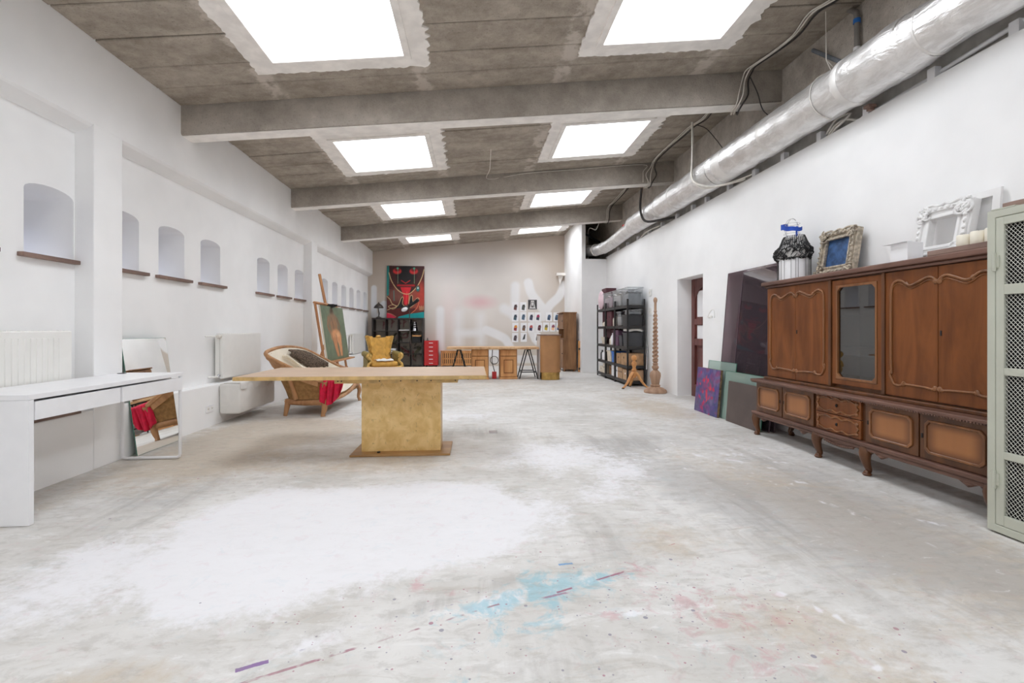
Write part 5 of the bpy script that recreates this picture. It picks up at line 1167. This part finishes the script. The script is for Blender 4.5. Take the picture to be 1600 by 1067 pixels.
# ---------------------------------------------------------------- prints pinned in rows
def _posters():
    P = lambda a, b: ((690 + a / 6.668), (420 + b / 6.668))
    def toX(px): return (px - 742.0) * 14.48 / 740 * 1.0046 - .0 + (px - 742) * 0.0   # room x on the back wall
    rows = [[(767, 395, 'maroon'), (850, 395, 'charcoal'), (947, 372, 'stage')], [(765, 500, 'slate'), (850, 497, 'steel blue'), (933, 500, 'navy'), (1003, 500, 'magenta'), (1120, 500, 'denim'), (1200, 500, 'sea blue')], [(767, 610, 'orange and crimson'), (855, 610, 'brown'), (930, 610, 'coral and navy'), (1018, 608, 'wine'), (1090, 605, 'yellow and olive'), (1163, 605, 'plum and peach'), (1222, 605, 'gold and blue')], [(765, 715, 'aubergine'), (855, 712, 'black slanted'), (1000, 715, 'dim grey')]]
    C = {'maroon': ((70, 52, 54), (112, 70, 66)), 'charcoal': ((62, 66, 64), (80, 84, 80)), 'slate': ((50, 62, 74), (66, 92, 104)), 'steel blue': ((62, 84, 108), (76, 100, 124)), 'navy': ((50, 52, 72), (64, 66, 90)), 'magenta': ((164, 36, 84), (60, 66, 82)), 'denim': ((70, 92, 122), (60, 80, 106)), 'sea blue': ((72, 104, 132), (54, 74, 96)), 'orange and crimson': ((222, 150, 56), (150, 58, 66)), 'brown': ((96, 80, 78), (120, 86, 62)), 'coral and navy': ((190, 84, 78), (58, 62, 96)), 'wine': ((110, 56, 62), (90, 50, 56)), 'yellow and olive': ((112, 104, 88), (204, 178, 60)), 'plum and peach': ((120, 30, 80), (238, 190, 150)), 'gold and blue': ((214, 172, 70), (52, 74, 116)), 'aubergine': ((84, 70, 76), (92, 78, 82)), 'black slanted': ((58, 60, 66), (70, 74, 82)), 'dim grey': ((80, 80, 84), (96, 96, 98))}
    where = ['top row', 'second row', 'third row', 'lowest row']
    for r, row in enumerate(rows):
        for px, py, nm in row:
            x, y = P(px, py); X = toX(x); Z = 1.13 + (514 - y) * 14.57 / 740; st = nm == 'stage'
            w, h = (.28, .30) if st else (.19, .28)
            lb = 'square black and white stage print pinned in the top row on the back wall' if st else 'pinned white sheet, %s figure print, %s on back wall' % (nm, where[r])
            c = root('pinned_print', (X, YB - .004, Z), lb, 'poster', 'prints pinned on the back wall', rz=0.0)
            MB().box(-w / 2, w / 2, 0, .002, -h / 2, h / 2).build('paper', M['white'], c)
            A = Art(w, h, (240, 240, 242), 34)
            if st:
                A.poly([(0, 0), (w, 0), (w, h), (0, h)], (70, 66, 66)); A.poly([(.06, .03), (.22, .03), (.19, .1), (.19, .27), (.09, .27), (.09, .1)], (226, 224, 222)); A.poly([(.10, .06), (.18, .06), (.175, .24), (.105, .24)], (90, 86, 86)); A.ell(.14, .17, .02, .06, (230, 228, 226)); A.line([(.05, .02), (.10, .2)], .012, (230, 230, 230)); A.line([(.23, .02), (.18, .2)], .012, (230, 230, 230))
            else:
                a, b = C[nm]; k = .03
                if nm == 'black slanted': A.poly([(.05, .06), (.13, .08), (.15, .24), (.11, .22)], a)
                else:
                    A.poly([(.045, .05), (.13, .03), (.145, .13), (.05, .13)], b); A.poly([(.055, .13), (.15, .13), (.155, .16), (.14, .18), (.15, .21), (.13, .2), (.12, .215), (.09, .2), (.075, .21), (.07, .18), (.06, .17)], a); A.line([(.07, .12), (.13, .12)], .008, (30, 30, 36)); A.line([(.08, .17), (.12, .175)], .008, b)
            A.build('figure_print', lambda u, v: (-w / 2 + u, -.001, -h / 2 + v), c, M['print'])
_posters()
for px, pz, lb in ((.96, 1.72, 'small black pin knob on the back wall above the second row'), ): pass
# ---------------------------------------------------------------- storage racks with boxes
M['clearbin'] = glass('clear_plastic_bin', (.88, .89, .90), rough=.12, refl=.10)
M['greybin'] = plain('dark_grey_plastic', (60, 62, 66), .45)
M['blackbin'] = plain('black_plastic', (44, 45, 48), .4)
M['purple'] = plain('aubergine_board', (92, 62, 84), .7)
M['maroon'] = plain('maroon_board', (88, 46, 54), .7)
M['card'] = plain('brown_cardboard', (190, 156, 124), .85, var=.05)
M['kraft'] = plain('printed_fruit_carton', (172, 136, 100), .8, var=.14, scale=9)
M['bluep'] = plain('blue_plastic', (48, 116, 200), .4)
M['pinkc'] = plain('pink_cushion', (226, 200, 208), .9)
M['creamp'] = plain('cream_plastic', (226, 216, 198), .5)
M['greyc'] = plain('grey_fabric', (128, 134, 142), .9, var=.15, bump=.3)
RX0, RX1 = 2.99, 3.36; SH = (.10, .40, .775, 1.19, 1.60)
RACKS = [(9.13, 9.97, 'near'), (9.985, 10.70, 'middle'), (10.715, 11.45, 'far')]
def _racks():
    for y0, y1, w in RACKS:
        c = root('storage_rack', ((RX0 + RX1) / 2, (y0 + y1) / 2, 0), {'near': 'black metal storage rack next to the turned wooden tripod stand', 'middle': 'black metal storage rack standing between two others along the white wall', 'far': 'black metal storage rack closest to the white pier'}[w], 'shelving', 'black storage racks', rz=0.0); m = M['dark']; hx, hy = (RX1 - RX0) / 2, (y1 - y0) / 2
        for sx in (-1, 1):
            for sy in (-1, 1):
                p = MB(); x, y = sx * (hx - .002), sy * (hy - .002); p.box(min(x, x - sx * .032), max(x, x - sx * .032), min(y, y - sy * .006), max(y, y - sy * .006), .001, 1.725); p.box(min(x, x - sx * .006), max(x, x - sx * .006), min(y, y - sy * .034), max(y, y - sy * .034), .001, 1.725); p.build('post', m, c)
        for z in SH:
            s = MB(); s.frame(-hx + .004, hx - .004, -hy + .004, hy - .004, .012, fXY(0), z - .055, z); s.build('shelf_beam', m, c); MB().box(-hx + .01, hx - .01, -hy + .01, hy - .01, z - .006, z + .002).build('shelf_board', M['shelf_mdf'], c)
M['shelf_mdf'] = plain('grey_fibreboard', (112, 102, 94), .7)
_racks()
def bin_(nm, x0, x1, y0, y1, z, h, m, lb, lid=None, fill=None, cat='bin'):
    c = root(nm, ((x0 + x1) / 2, (y0 + y1) / 2, z), lb, cat, rz=0.0); hx, hy = (x1 - x0) / 2, (y1 - y0) / 2; k = .92
    o = [(-hx, -hy), (hx, -hy), (hx, hy), (-hx, hy)]; b = MB()
    vs = [(x * k, y * k, .001) for x, y in o] + [(x, y, h) for x, y in o]; t = .97
    vs += [(x * k * t, y * k * t, .006) for x, y in o] + [(x * t, y * t, h) for x, y in o]
    fs = [(3, 2, 1, 0), (8, 9, 10, 11)]
    for i in range(4): j = (i + 1) % 4; fs += [(i, j, 4 + j, 4 + i), (8 + j, 8 + i, 12 + i, 12 + j), (4 + i, 4 + j, 12 + j, 12 + i)]
    b.add(vs, fs).build('tub', m, c)
    MB().frame(-hx - .012, hx + .012, -hy - .012, hy + .012, .013, fXY(0), h - .022, h).build('rim', m, c)
    if lid: MB().box(-hx - .008, hx + .008, -hy - .008, hy + .008, h + .001, h + .02).build('lid', lid, c, bevel=.004)
    if fill:
        q = MB(); rr = random.Random(hash(lb) % 1000 if False else len(lb))
        q.grid(lambda u, v: ((u - .5) * 1.74 * hx, (v - .5) * 1.74 * hy, h * .72 + .035 * math.sin(u * 9 + len(lb)) * math.sin(v * 8)), 12, 12)
        q.build('soft_contents', fill, c, smooth=80)
        MB().box(-hx * .86, hx * .86, -hy * .86, hy * .86, .01, h * .66).build('packed_contents', fill, c, bevel=.02)
    return c
def carton(nm, x0, x1, y0, y1, z, h, m, lb, cat='box', label_m=None, n=0):
    c = root(nm, ((x0 + x1) / 2, (y0 + y1) / 2, z), lb, cat, rz=0.0); hx, hy = (x1 - x0) / 2, (y1 - y0) / 2
    MB().box(-hx, hx, -hy, hy, .002, h).build('box_body', m, c, bevel=.004); MB().box(-hx - .002, -hx + .001, -.02, .02, h * .55, h * .7).build('hand_hole', label_m or M['black'], c)
    MB().box(-.02, .02, -hy - .001, -hy + .001, h * .3, h * .5).build('label_patch', label_m or M['black'], c); return c
def bottle(x, y, z, r, h, m, lb, cap=None):
    c = root('plastic_bottle', (x, y, z), lb, 'bottle', rz=0.0)
    MB().lathe([(r * .95, .002), (r, .01), (r, h * .68), (r * .8, h * .78), (r * .4, h * .85), (r * .4, h * .9)], (0, 0, 0), 14).build('bottle_body', m, c, smooth=50); MB().lathe([(r * .45, h * .88), (r * .45, h), (r * .3, h + .004)], (0, 0, 0), 12).build('cap', cap or m, c, smooth=50)
def _stock():
    z1, z2, z3, z4, z5 = [s + .003 for s in SH]
    # near rack
    bin_('storage_bin', 3.02, 3.33, 9.17, 9.62, z5, .36, M['clearbin'], 'clear plastic bin stuffed with grey fabric on top of the rack near the tripod stand', None, M['greyc'])
    bin_('storage_bin', 3.02, 3.33, 9.68, 10.25, z5, .36, M['clearbin'], 'clear plastic bin of pale fabric on top between two racks', None, M['cloth_white'])
    bin_('storage_bin', 3.02, 3.34, 9.17, 9.54, z4, .22, M['blackbin'], 'black plastic bin on the second shelf down of the rack near the tripod stand')
    bin_('storage_bin', 3.05, 3.32, 9.19, 9.52, z4 + .223, .10, M['clearbin'], 'shallow clear tray with grey contents on the black bin', None, M['greyc'])
    bin_('storage_bin', 3.01, 3.32, 9.60, 9.93, z4, .30, M['clearbin'], 'clear bin of mixed white oddments beside the black bin', None, M['liner'])
    bin_('storage_bin', 3.02, 3.34, 9.17, 9.50, z3, .28, M['greybin'], 'dark grey bin with a folded towel on it, middle shelf')
    MB().sheet(lambda u, v: (3.03 + .3 * u, 9.18 + .31 * v, z3 + .345 + .02 * math.sin(3 * u + 2 * v) - .02 * abs(u - .5)), 10, 10, .045).build('folded_towel', M['cloth_white'], label='white towel folded on the dark grey bin', cat='towel', smooth=80)
    bin_('storage_bin', 3.01, 3.30, 9.53, 9.73, z3, .22, M['greybin'], 'smaller dark grey bin tucked between the towel bin and the purple box')
    carton('tall_box', 3.0, 3.33, 9.75, 9.94, z3, .33, M['purple'], 'upright aubergine box on the middle shelf of the rack near the tripod stand')
    carton('fruit_carton', 3.0, 3.34, 9.17, 9.56, z2, .24, M['kraft'], 'printed fruit carton at the open end of the rack, above the cardboard box')
    carton('fruit_carton', 3.0, 3.34, 9.585, 9.87, z2, .22, M['kraft'], 'second printed fruit carton, deeper in than the one at the rack end')
    bottle(3.05, 9.915, z2, .033, .2, M['creamp'], 'white bottle squeezed next to the second fruit carton')
    carton('cardboard_box', 3.02, 3.34, 9.17, 9.50, z1, .21, M['card'], 'plain cardboard box with a white label on the bottom shelf by the tripod stand', label_m=M['white'])
    for i, (y, m, lb) in enumerate(((9.57, M['card'], 'first brown file box from the cardboard box on the bottom shelf'), (9.67, M['card'], 'second brown file box on the bottom shelf'), (9.77, M['card'], 'third brown file box, next to the white one'), (9.88, M['white'], 'white file box at the end of the brown file boxes'))):
        carton('file_box', 3.01, 3.30, y - .043, y + .043, z1, .23, m, lb, 'file box')
    # middle rack
    carton('dark_panel_box', 3.02, 3.33, 10.30, 10.66, z4, .33, M['maroon'], 'maroon box behind the cream bottles in the middle rack')
    for y, h, m, lb in ((10.04, .20, M['creamp'], 'cream bottle nearest the clear bins in the middle rack'), (10.13, .26, M['white'], 'taller white bottle second from the clear bins'), (10.22, .22, M['creamp'], 'short cream bottle third from the clear bins')): bottle(3.07, y, z4, .04, h, m, lb, M['pine'])
    carton('tall_box', 3.04, 3.33, 10.02, 10.25, z3, .33, M['purple'], 'upright aubergine box on the middle shelf of the middle rack')
    carton('dark_panel_box', 3.12, 3.33, 10.28, 10.66, z3, .34, M['maroon'], 'maroon box at the back of the middle shelf in the middle rack')
    bottle(3.06, 10.33, z3, .045, .26, M['white'], 'white spray bottle in front of the maroon box')
    bottle(3.06, 10.46, z3, .04, .17, M['creamp'], 'squat cream jar beside the white spray bottle')
    bin_('storage_bin', 3.01, 3.28, 10.02, 10.27, z2, .24, M['bluep'], 'bright blue plastic tub on the fourth shelf')
    bin_('storage_bin', 3.01, 3.28, 10.32, 10.62, z2, .24, M['creamp'], 'white perforated tub next to the blue tub')
    carton('tall_box', 3.02, 3.28, 10.05, 10.30, z1, .26, M['white'], 'tall white carton on the bottom shelf of the middle rack', label_m=M['cable_w'])
    carton('brown_box', 3.06, 3.30, 10.36, 10.62, z1, .2, M['oak_dark'], 'dark brown box beside the tall white carton')
    # far rack
    bin_('storage_bin', 3.02, 3.33, 10.30, 10.98, z5, .36, M['clearbin'], 'long clear bin of pale pink fabric on top of the racks', None, M['pinkc'])
    carton('dark_panel_box', 3.10, 3.35, 11.02, 11.4, z5, .50, M['maroon'], 'tall maroon box on top of the rack by the pier')
    cu = MB(); cu.ball((3.04, 11.22, z5 + .22), (.05, .22, .22), 22, 14); cu.build('round_cushion', M['pinkc'], label='round pale pink cushion propped against the maroon box', cat='cushion', smooth=70)
    carton('dark_panel_box', 3.12, 3.33, 10.76, 11.4, z4, .35, M['maroon'], 'wide maroon box on the second shelf of the rack by the pier')
    for y, h, lb in ((10.80, .16, 'cream jar nearest the middle rack on the far rack'), (10.9, .12, 'low cream pot second on the far rack'), (11.0, .10, 'smallest cream pot on the far rack')): bottle(3.05, y, z4, .04, h, M['creamp'], lb)
    carton('dark_panel_box', 3.14, 3.33, 10.76, 11.4, z3, .36, M['maroon'], 'wide maroon box behind the white bowl')
    bo = MB(); bo.lathe([(.06, .001), (.07, .01), (.11, .1), (.13, .16), (.122, .16), (.1, .1), (.06, .02), (.01, .015)], (0, 0, 0), 24).xf(lambda p: Vector((p.x * .45 + 3.065, p.y * 1.5 + 11.05, p.z + z3))); bo.build('white_bowl', M['creamp'], label='wide off-white bowl on the shelf by the pier', cat='bowl', smooth=60)
    for y, m, lb in ((10.82, M['greybin'], 'dark canister beside the white perforated tub'), (10.94, M['white'], 'white bottle between dark canisters'), (11.06, M['white'], 'second white bottle on the far rack'), (11.2, M['greybin'], 'dark canister closest to the pier')): bottle(3.06, y, z2, .045, .22, m, lb)
    carton('cream_box', 3.02, 3.26, 10.80, 11.0, z1, .22, M['creamp'], 'taller cream box on the bottom shelf of the far rack'); carton('cream_box', 3.02, 3.26, 11.03, 11.3, z1, .14, M['creamp'], 'low cream box on the bottom shelf of the far rack')
_stock()
# ---------------------------------------------------------------- turned stands
def _tripod():
    c = root('tripod_stand', (3.03, 8.83, 0), 'orange turned wooden tripod stand in front of the storage rack', 'stand', rz=0.0)
    MB().lathe([(.035, .2), (.045, .22), (.05, .30), (.038, .33), (.055, .35), (.035, .37), (.03, .40), (.045, .45), (.05, .48), (.03, .51), (.028, .53), (.05, .555), (.05, .59), (.035, .62), (.02, .63)], (0, 0, 0), 18).build('turned_column', M['pine'], c, smooth=50)
    for a in (200, -20, 90):
        q = math.radians(a); d = Vector((math.cos(q), math.sin(q), 0)); p = spl([d * .03 + Vector((0, 0, .30)), d * .08 + Vector((0, 0, .24)), d * .15 + Vector((0, 0, .12)), d * .23 + Vector((0, 0, .035)), d * .27 + Vector((0, 0, .02))], 5)
        MB().tube(p, [.04, .04, .032, .024, .02], 8, flat=.7).build('curved_leg', M['pine'], c, smooth=60); MB().box(d.x * .26 - .02, d.x * .26 + .02, d.y * .26 - .02, d.y * .26 + .02, .001, .018).build('foot_cap', M['dark'], c)
_tripod()
M['limed'] = wood('limed_oak', (146, 112, 88), (186, 154, 128), .6, streak=12, bump=.15)
def _twist():
    c = root('twisted_column', (3.20, 8.2, 0), 'tall barley-twist carved wooden lamp column on a round base', 'column', rz=0.0); m = M['limed']
    MB().lathe([(.195, .001), (.2, .02), (.19, .05), (.14, .085), (.085, .10), (.08, .115)], (0, 0, 0), 32).build('round_base', m, c, smooth=40)
    MB().lathe([(.075, .11), (.09, .125), (.09, .135), (.065, .145), (.07, .16), (.078, .22), (.095, .30), (.09, .35), (.06, .385), (.045, .40)], (0, 0, 0), 32, wob=lambda a, z: 1 + (.05 * abs(math.cos(4 * a)) if .17 < z < .38 else 0)).build('fluted_bulb', m, c, smooth=50)
    MB().lathe([(.045, .395), (.04, .41), (.06, .44), (.06, .46), (.04, .49), (.05, .51), (.034, .535), (.05, .56), (.05, .57), (.036, .59)], (0, 0, 0), 24).build('turned_collar', m, c, smooth=50)
    s = MB(); n = 150
    vs = []; K = 20
    for i in range(n + 1):
        t = i / n; z = .585 + .79 * t; R = .044 - .014 * t
        for k in range(K):
            a = 2 * math.pi * k / K; r = R * (1 + .30 * math.cos(2 * a - t * 2 * math.pi * 11)); vs.append((r * math.cos(a), r * math.sin(a), z))
    s.add(vs, [(i * K + k, i * K + (k + 1) % K, (i + 1) * K + (k + 1) % K, (i + 1) * K + k) for i in range(n) for k in range(K)]).build('twisted_shaft', m, c, smooth=70)
    MB().lathe([(.03, 1.37), (.036, 1.385), (.022, 1.40), (.022, 1.43), (.034, 1.445), (.022, 1.46), (.022, 1.60), (.03, 1.61), (.036, 1.65), (.026, 1.68), (.005, 1.695)], (0, 0, 0), 20).build('finial', m, c, smooth=50)
_twist()
c = root('leaning_rod', (3.37, 9.03, 0), 'thin grey metal rod leaning on the wall behind the twisted column', 'rod', rz=0.0)
MB().tube([(-.05, -.03, .006), (.03, .1, .78)], .011, 8).build('tube', M['chrome'], c); MB().tube([(-.056, -.04, .002), (-.02, .02, .34)], .017, 8).build('grip', M['dark'], c)
for (y, z, lb) in ((9.0, 1.84, 'upper faint white switch box high on the wall behind the twisted column'), (8.98, 1.47, 'lower white switch box on the wall behind the twisted column')):
    sw_ = root('switch_box', (XR, y, z), lb, 'switch'); MB().box(XR - .02, XR - .0005, y - .06, y + .06, z - .07, z + .07).build('cover', M['radiator'], sw_, bevel=.004); MB().box(XR - .026, XR - .0205, y - .015, y + .015, z - .03, z + .02).build('rocker', M['cable_w'], sw_)
# ---------------------------------------------------------------- foil ventilation duct above the partition
def _foil():
    t = NT('crinkled_foil'); v = t.coord('World', (1, .5, 1)); n = t.noise(v, 9, 5, .65, .6); k = t.noise(t.coord('World', (1, .18, 1)), 26, 4, .6)
    c = t.mix(t.ss(n, .35, .65), s2l((222, 220, 218)), s2l((242, 241, 240)))
    t.sets(c, t.math('ADD', .30, t.math('MULTIPLY', n, .2)), .85); t.bump(t.math('ADD', n, t.math('MULTIPLY', k, .5)), 0.75, .02); return t.m
M['foil'] = _foil(); M['foil_tape'] = plain('foil_tape', (232, 230, 227), .5, .5, var=.03)
def _duct():
    c = root('ventilation_duct', (3.28, 5.0, 3.07), 'silver foil ventilation duct running along the top of the white partition wall', 'duct')
    AX, AZ = 3.275, 3.276; rr = random.Random(6)
    def seg(nm, y0, y1, r0, r1, n=10, mat_=None, wob=.006):
        pts = [(AX + rr.uniform(-.3, .3) * wob, y0 + (y1 - y0) * i / n, AZ + rr.uniform(-.3, .3) * wob) for i in range(n + 1)]
        rad = [r0 + (r1 - r0) * i / n + (rr.uniform(-wob, wob) if 0 < i < n else 0) for i in range(n + 1)]
        MB().tube(pts, rad, 36).build(nm, mat_ or M['foil'], c, smooth=60)
    for a in ((YF + .05, 1.4, .188, .188), (1.4, 3.12, .188, .188), (3.12, 3.34, .188, .213), (3.34, 3.84, .213, .208), (3.86, 4.95, .203, .205), (4.95, 5.86, .204, .203), (5.86, 6.12, .203, .212), (6.12, 7.40, .212, .205), (7.44, 8.02, .203, .198), (8.02, 8.10, .198, .172), (8.10, 8.5, .172, .170), (8.5, 9.55, .182, .180)): seg('duct_section', *a)
    for y, r, w in ((3.13, .193, .012), (3.85, .215, .035), (4.955, .207, .03), (5.87, .208, .09), (7.42, .212, .022), (8.03, .204, .02), (8.2, .178, .015), (8.4, .178, .015), (8.52, .188, .02), (9.0, .184, .014), (9.55, .184, .02)):
        MB().tube([(AX, y - w, AZ), (AX, y - w * .6, AZ), (AX, y + w * .6, AZ), (AX, y + w, AZ)], [r * .985, r, r, r * .985], 36).build('clamp_ring', M['foil_tape'], c, smooth=50)
    p = spl([(3.275, 9.55, 3.262), (3.275, 10.4, 3.22), (3.275, 11.1, 3.19), (3.25, 11.6, 3.175), (3.17, 11.98, 3.175), (3.06, 12.25, 3.19), (2.96, 12.5, 3.23)], 5)
    MB().tube(p, lerp_list([.15, .142, .14, .14, .14, .145, .15], len(p)), 28).build('elbow', M['foil'], c, smooth=60)
    for i, r in ((8, .146), (16, .148), (22, .155)):
        d = (p[i + 1] - p[i - 1]).normalized() * .02; MB().tube([p[i] - d, p[i] + d], r, 28).build('clamp_ring', M['foil_tape'], c, smooth=50)
    MB().ball((3.17, 9.9, 3.335), (.03, .05, .03), 10, 7).build('red_sticker', M['red'], c)
    q = []
    for k in range(25):
        a = math.pi * (.15 + 1.35 * k / 24); q.append((AX + .212 * math.cos(a), 4.12, AZ + .212 * math.sin(a)))
    s = MB(); s.tube(q, .004, 5); s.build('hanger_strap', M['cable_w'], c)
    h = MB(); h.tube([q[6], (3.24, 4.14, 3.62)], .004, 5); h.tube([q[1], (3.24, 4.14, 3.62)], .004, 5); h.tube([(3.24, 4.14, 3.62), (3.25, 4.16, cz(3.25))], .004, 5); h.build('hanger_wire', M['cable_w'], c)
    b = MB(); b.box(3.36, 3.43, 3.80, 3.86, 3.035, 3.06); b.box(3.38, 3.42, 3.81, 3.85, 3.012, 3.036); b.build('timber_packer', M['plank'], c)
_duct()
# ---------------------------------------------------------------- cables, pipes and conduits under the roof
def cab(pts, r, m, label, n=7, cat='cable', name='electric_cable'):
    MB().tube(spl(pts, 5), r, n).build(name, m, label=label, cat=cat, group='cables under the roof' if cat == 'cable' else None, smooth=60)
Z = lambda x, d=.018: cz(x) - d
def bundle(dx, dz, r, m, label, seed):
    rr = random.Random(seed); j = lambda: rr.uniform(-.015, .015); P = []
    for x, y in ((3.2, 2.5), (3.2, 3.2), (3.19, 3.9), (3.11, 4.13), (3.17, 4.46), (3.15, 4.73), (3.08, 5.0), (3.08, 5.12)): P.append((x + dx + j() * .7, y, Z(x + dx, .02 + dz)))
    P += [(3.06 + dx, 5.165 - dz, 3.95), (3.04 + dx * 1.5, 5.165 - dz, 3.8), (3.0 + dx, 5.17 - dz, 3.70 - dz), (3.03 + dx, 5.3, 3.685 - dz), (3.09 + dx, 5.45, 3.71 - dz), (3.12 + dx, 5.52, 3.95)]
    for x, y in ((3.14, 5.8), (3.15, 6.1), (3.16, 6.37), (3.12, 6.6), (3.10, 6.97), (3.09, 7.48), (3.1, 7.95)): P.append((x + dx + j(), y, Z(x + dx, .02 + dz)))
    P += [(3.12 + dx, 8.13 - dz, 3.98), (3.09 + dx * 2.5, 8.135 - dz, 3.85), (3.08 + dx, 8.14 - dz, 3.72), (3.1 + dx, 8.28, 3.69 - dz), (3.1 + dx, 8.42, 3.72), (3.1 + dx, 8.5, 3.98)]
    for x, y in ((3.12, 9.0), (3.12, 9.5), (3.15, 9.95), (3.19, 10.6), (3.2, 10.98)): P.append((x + dx + j(), y, Z(x + dx, .02 + dz)))
    P += [(3.17 + dx, 11.08 - dz, 3.95), (3.16 + dx, 11.08 - dz, 3.8), (3.15 + dx, 11.09 - dz, 3.72), (3.16 + dx, 11.25, 3.69 - dz)]
    cab(P, r, m, label)
bundle(0, 0, .0085, M['cable_w'], 'thick white cable clipped along the roof and over the beams', 1)
bundle(-.035, .006, .007, M['cable_w'], 'thinner white cable running beside the thick white one under the roof', 2)
bundle(.04, .004, .009, M['cable_k'], 'dark cable running behind the white cables under the roof', 3)
cab([(3.05, 6.45, Z(3.05)), (3.06, 6.46, 3.75), (3.05, 6.45, 3.45), (3.03, 6.42, 3.28), (3.05, 6.33, 3.14), (3.16, 6.15, 3.045), (3.3, 5.98, 3.035), (3.45, 5.8, 3.05)], .016, M['cable_w'], 'thick pale cable dropping from the roof and looping under the foil duct')
cab([(3.07, 6.5, Z(3.07)), (3.08, 6.5, 3.5), (3.04, 6.45, 3.24), (3.12, 6.25, 3.05), (3.3, 5.9, 3.03), (3.46, 5.6, 3.06)], .009, M['cable_w'], 'thin pale cable looping under the foil duct beside the thick one')
cab([(3.06, 8.5, 3.72), (3.07, 8.6, 3.5), (3.06, 8.55, 3.28), (3.1, 8.4, 3.09), (3.26, 8.15, 3.055), (3.46, 7.9, 3.06)], .022, M['cable_k'], 'black cable hanging from the second beam and passing under the duct')
cab([(3.1, 5.12, 3.97), (3.2, 5.14, 3.8), (3.26, 5.14, 3.62), (3.36, 5.1, 3.5)], .006, M['cable_k'], 'thin dark wire drooping from the nearest beam toward the duct')
cab([(3.2, 3.95, Z(3.2)), (3.3, 3.9, 4.03), (3.45, 3.85, 4.06), (3.5, 3.86, 4.05)], .010, M['cable_k'], 'short black cable crossing from the white cables to the concrete wall')
cab([(3.15, 6.55, Z(3.15)), (3.28, 6.5, 3.98), (3.38, 6.4, 3.78), (3.42, 6.3, 3.62)], .006, M['cable_k'], 'thin dark wire sagging between the skylight bay and the duct')
cab([(.235, 6.95, Z(.235, .01)), (.24, 7.6, 3.70), (.24, 8.13, Z(.24, .08)), (.9, 8.155, Z(.9, .02)), (1.8, 8.155, Z(1.8, .02)), (2.95, 8.155, Z(2.95, .02)), (2.96, 8.155, 3.9), (2.96, 8.155, 3.72)], .006, M['cable_w'], 'thin white wire running along the top of the second beam')
cab([(3.0, 11.3, 3.7), (3.0, 11.6, 3.6), (2.98, 12.2, 3.75), (2.95, 12.4, 3.3)], .008, M['cable_w'], 'thin pale wire dangling in front of the dark opening')
cab([(3.47, 4.05, 3.03), (3.46, 4.2, 3.10), (3.45, 4.32, 3.07), (3.46, 4.38, 3.02), (3.44, 4.26, 3.05), (3.46, 4.12, 3.12), (3.47, 4.3, 3.15), (3.46, 4.42, 3.05)], .013, M['cable_w'], 'white cable coiled on the top edge of the partition')
cab([(3.46, 9.7, 3.03), (3.4, 9.3, 3.05), (3.36, 8.9, 3.04), (3.45, 8.6, 3.06)], .014, M['cable_w'], 'pale hose lying on the partition beneath the narrow duct')
cab([(3.48, 4.0, 3.03), (3.48, 3.4, 3.05), (3.47, 2.9, 3.08), (3.46, 2.4, 3.09)], .018, M['stud'], 'grey conduit lying along the top of the partition', cat='conduit', name='conduit')
c = root('drain_pipe', (3.49, 4.08, 3.3), 'grey plastic pipe with a blue collar on the stained concrete wall', 'pipe')
MB().tube(spl([(3.48, 4.42, 4.20), (3.485, 4.26, 4.17), (3.49, 4.12, 4.07), (3.49, 4.08, 3.96), (3.49, 4.08, 3.4)], 5), .024, 12).build('pipe', M['pvc'] if 'pvc' in M else M['greyc'], c, smooth=60)
MB().cyl((3.49, 4.08, 3.93), (3.49, 4.08, 3.97), .029, n=14).build('blue_collar', M['bluep'], c)
MB().cyl((3.49, 4.08, 3.68), (3.49, 4.08, 3.71), .029, n=14).build('pipe_clip', M['stud'], c)
MB().tube([(3.47, 4.62, 4.0), (3.5, 4.25, 3.66)], .02, 10).build('conduit', M['greyc'], label='short diagonal grey tube on the stained concrete wall', cat='conduit', smooth=60)
MB().tube([(2.9, 12.25, 3.62), (3.4, 12.7, 3.5)], .03, 8).build('steel_strut', M['dark'], label='dark strut crossing the opening above the pier wall', cat='strut')
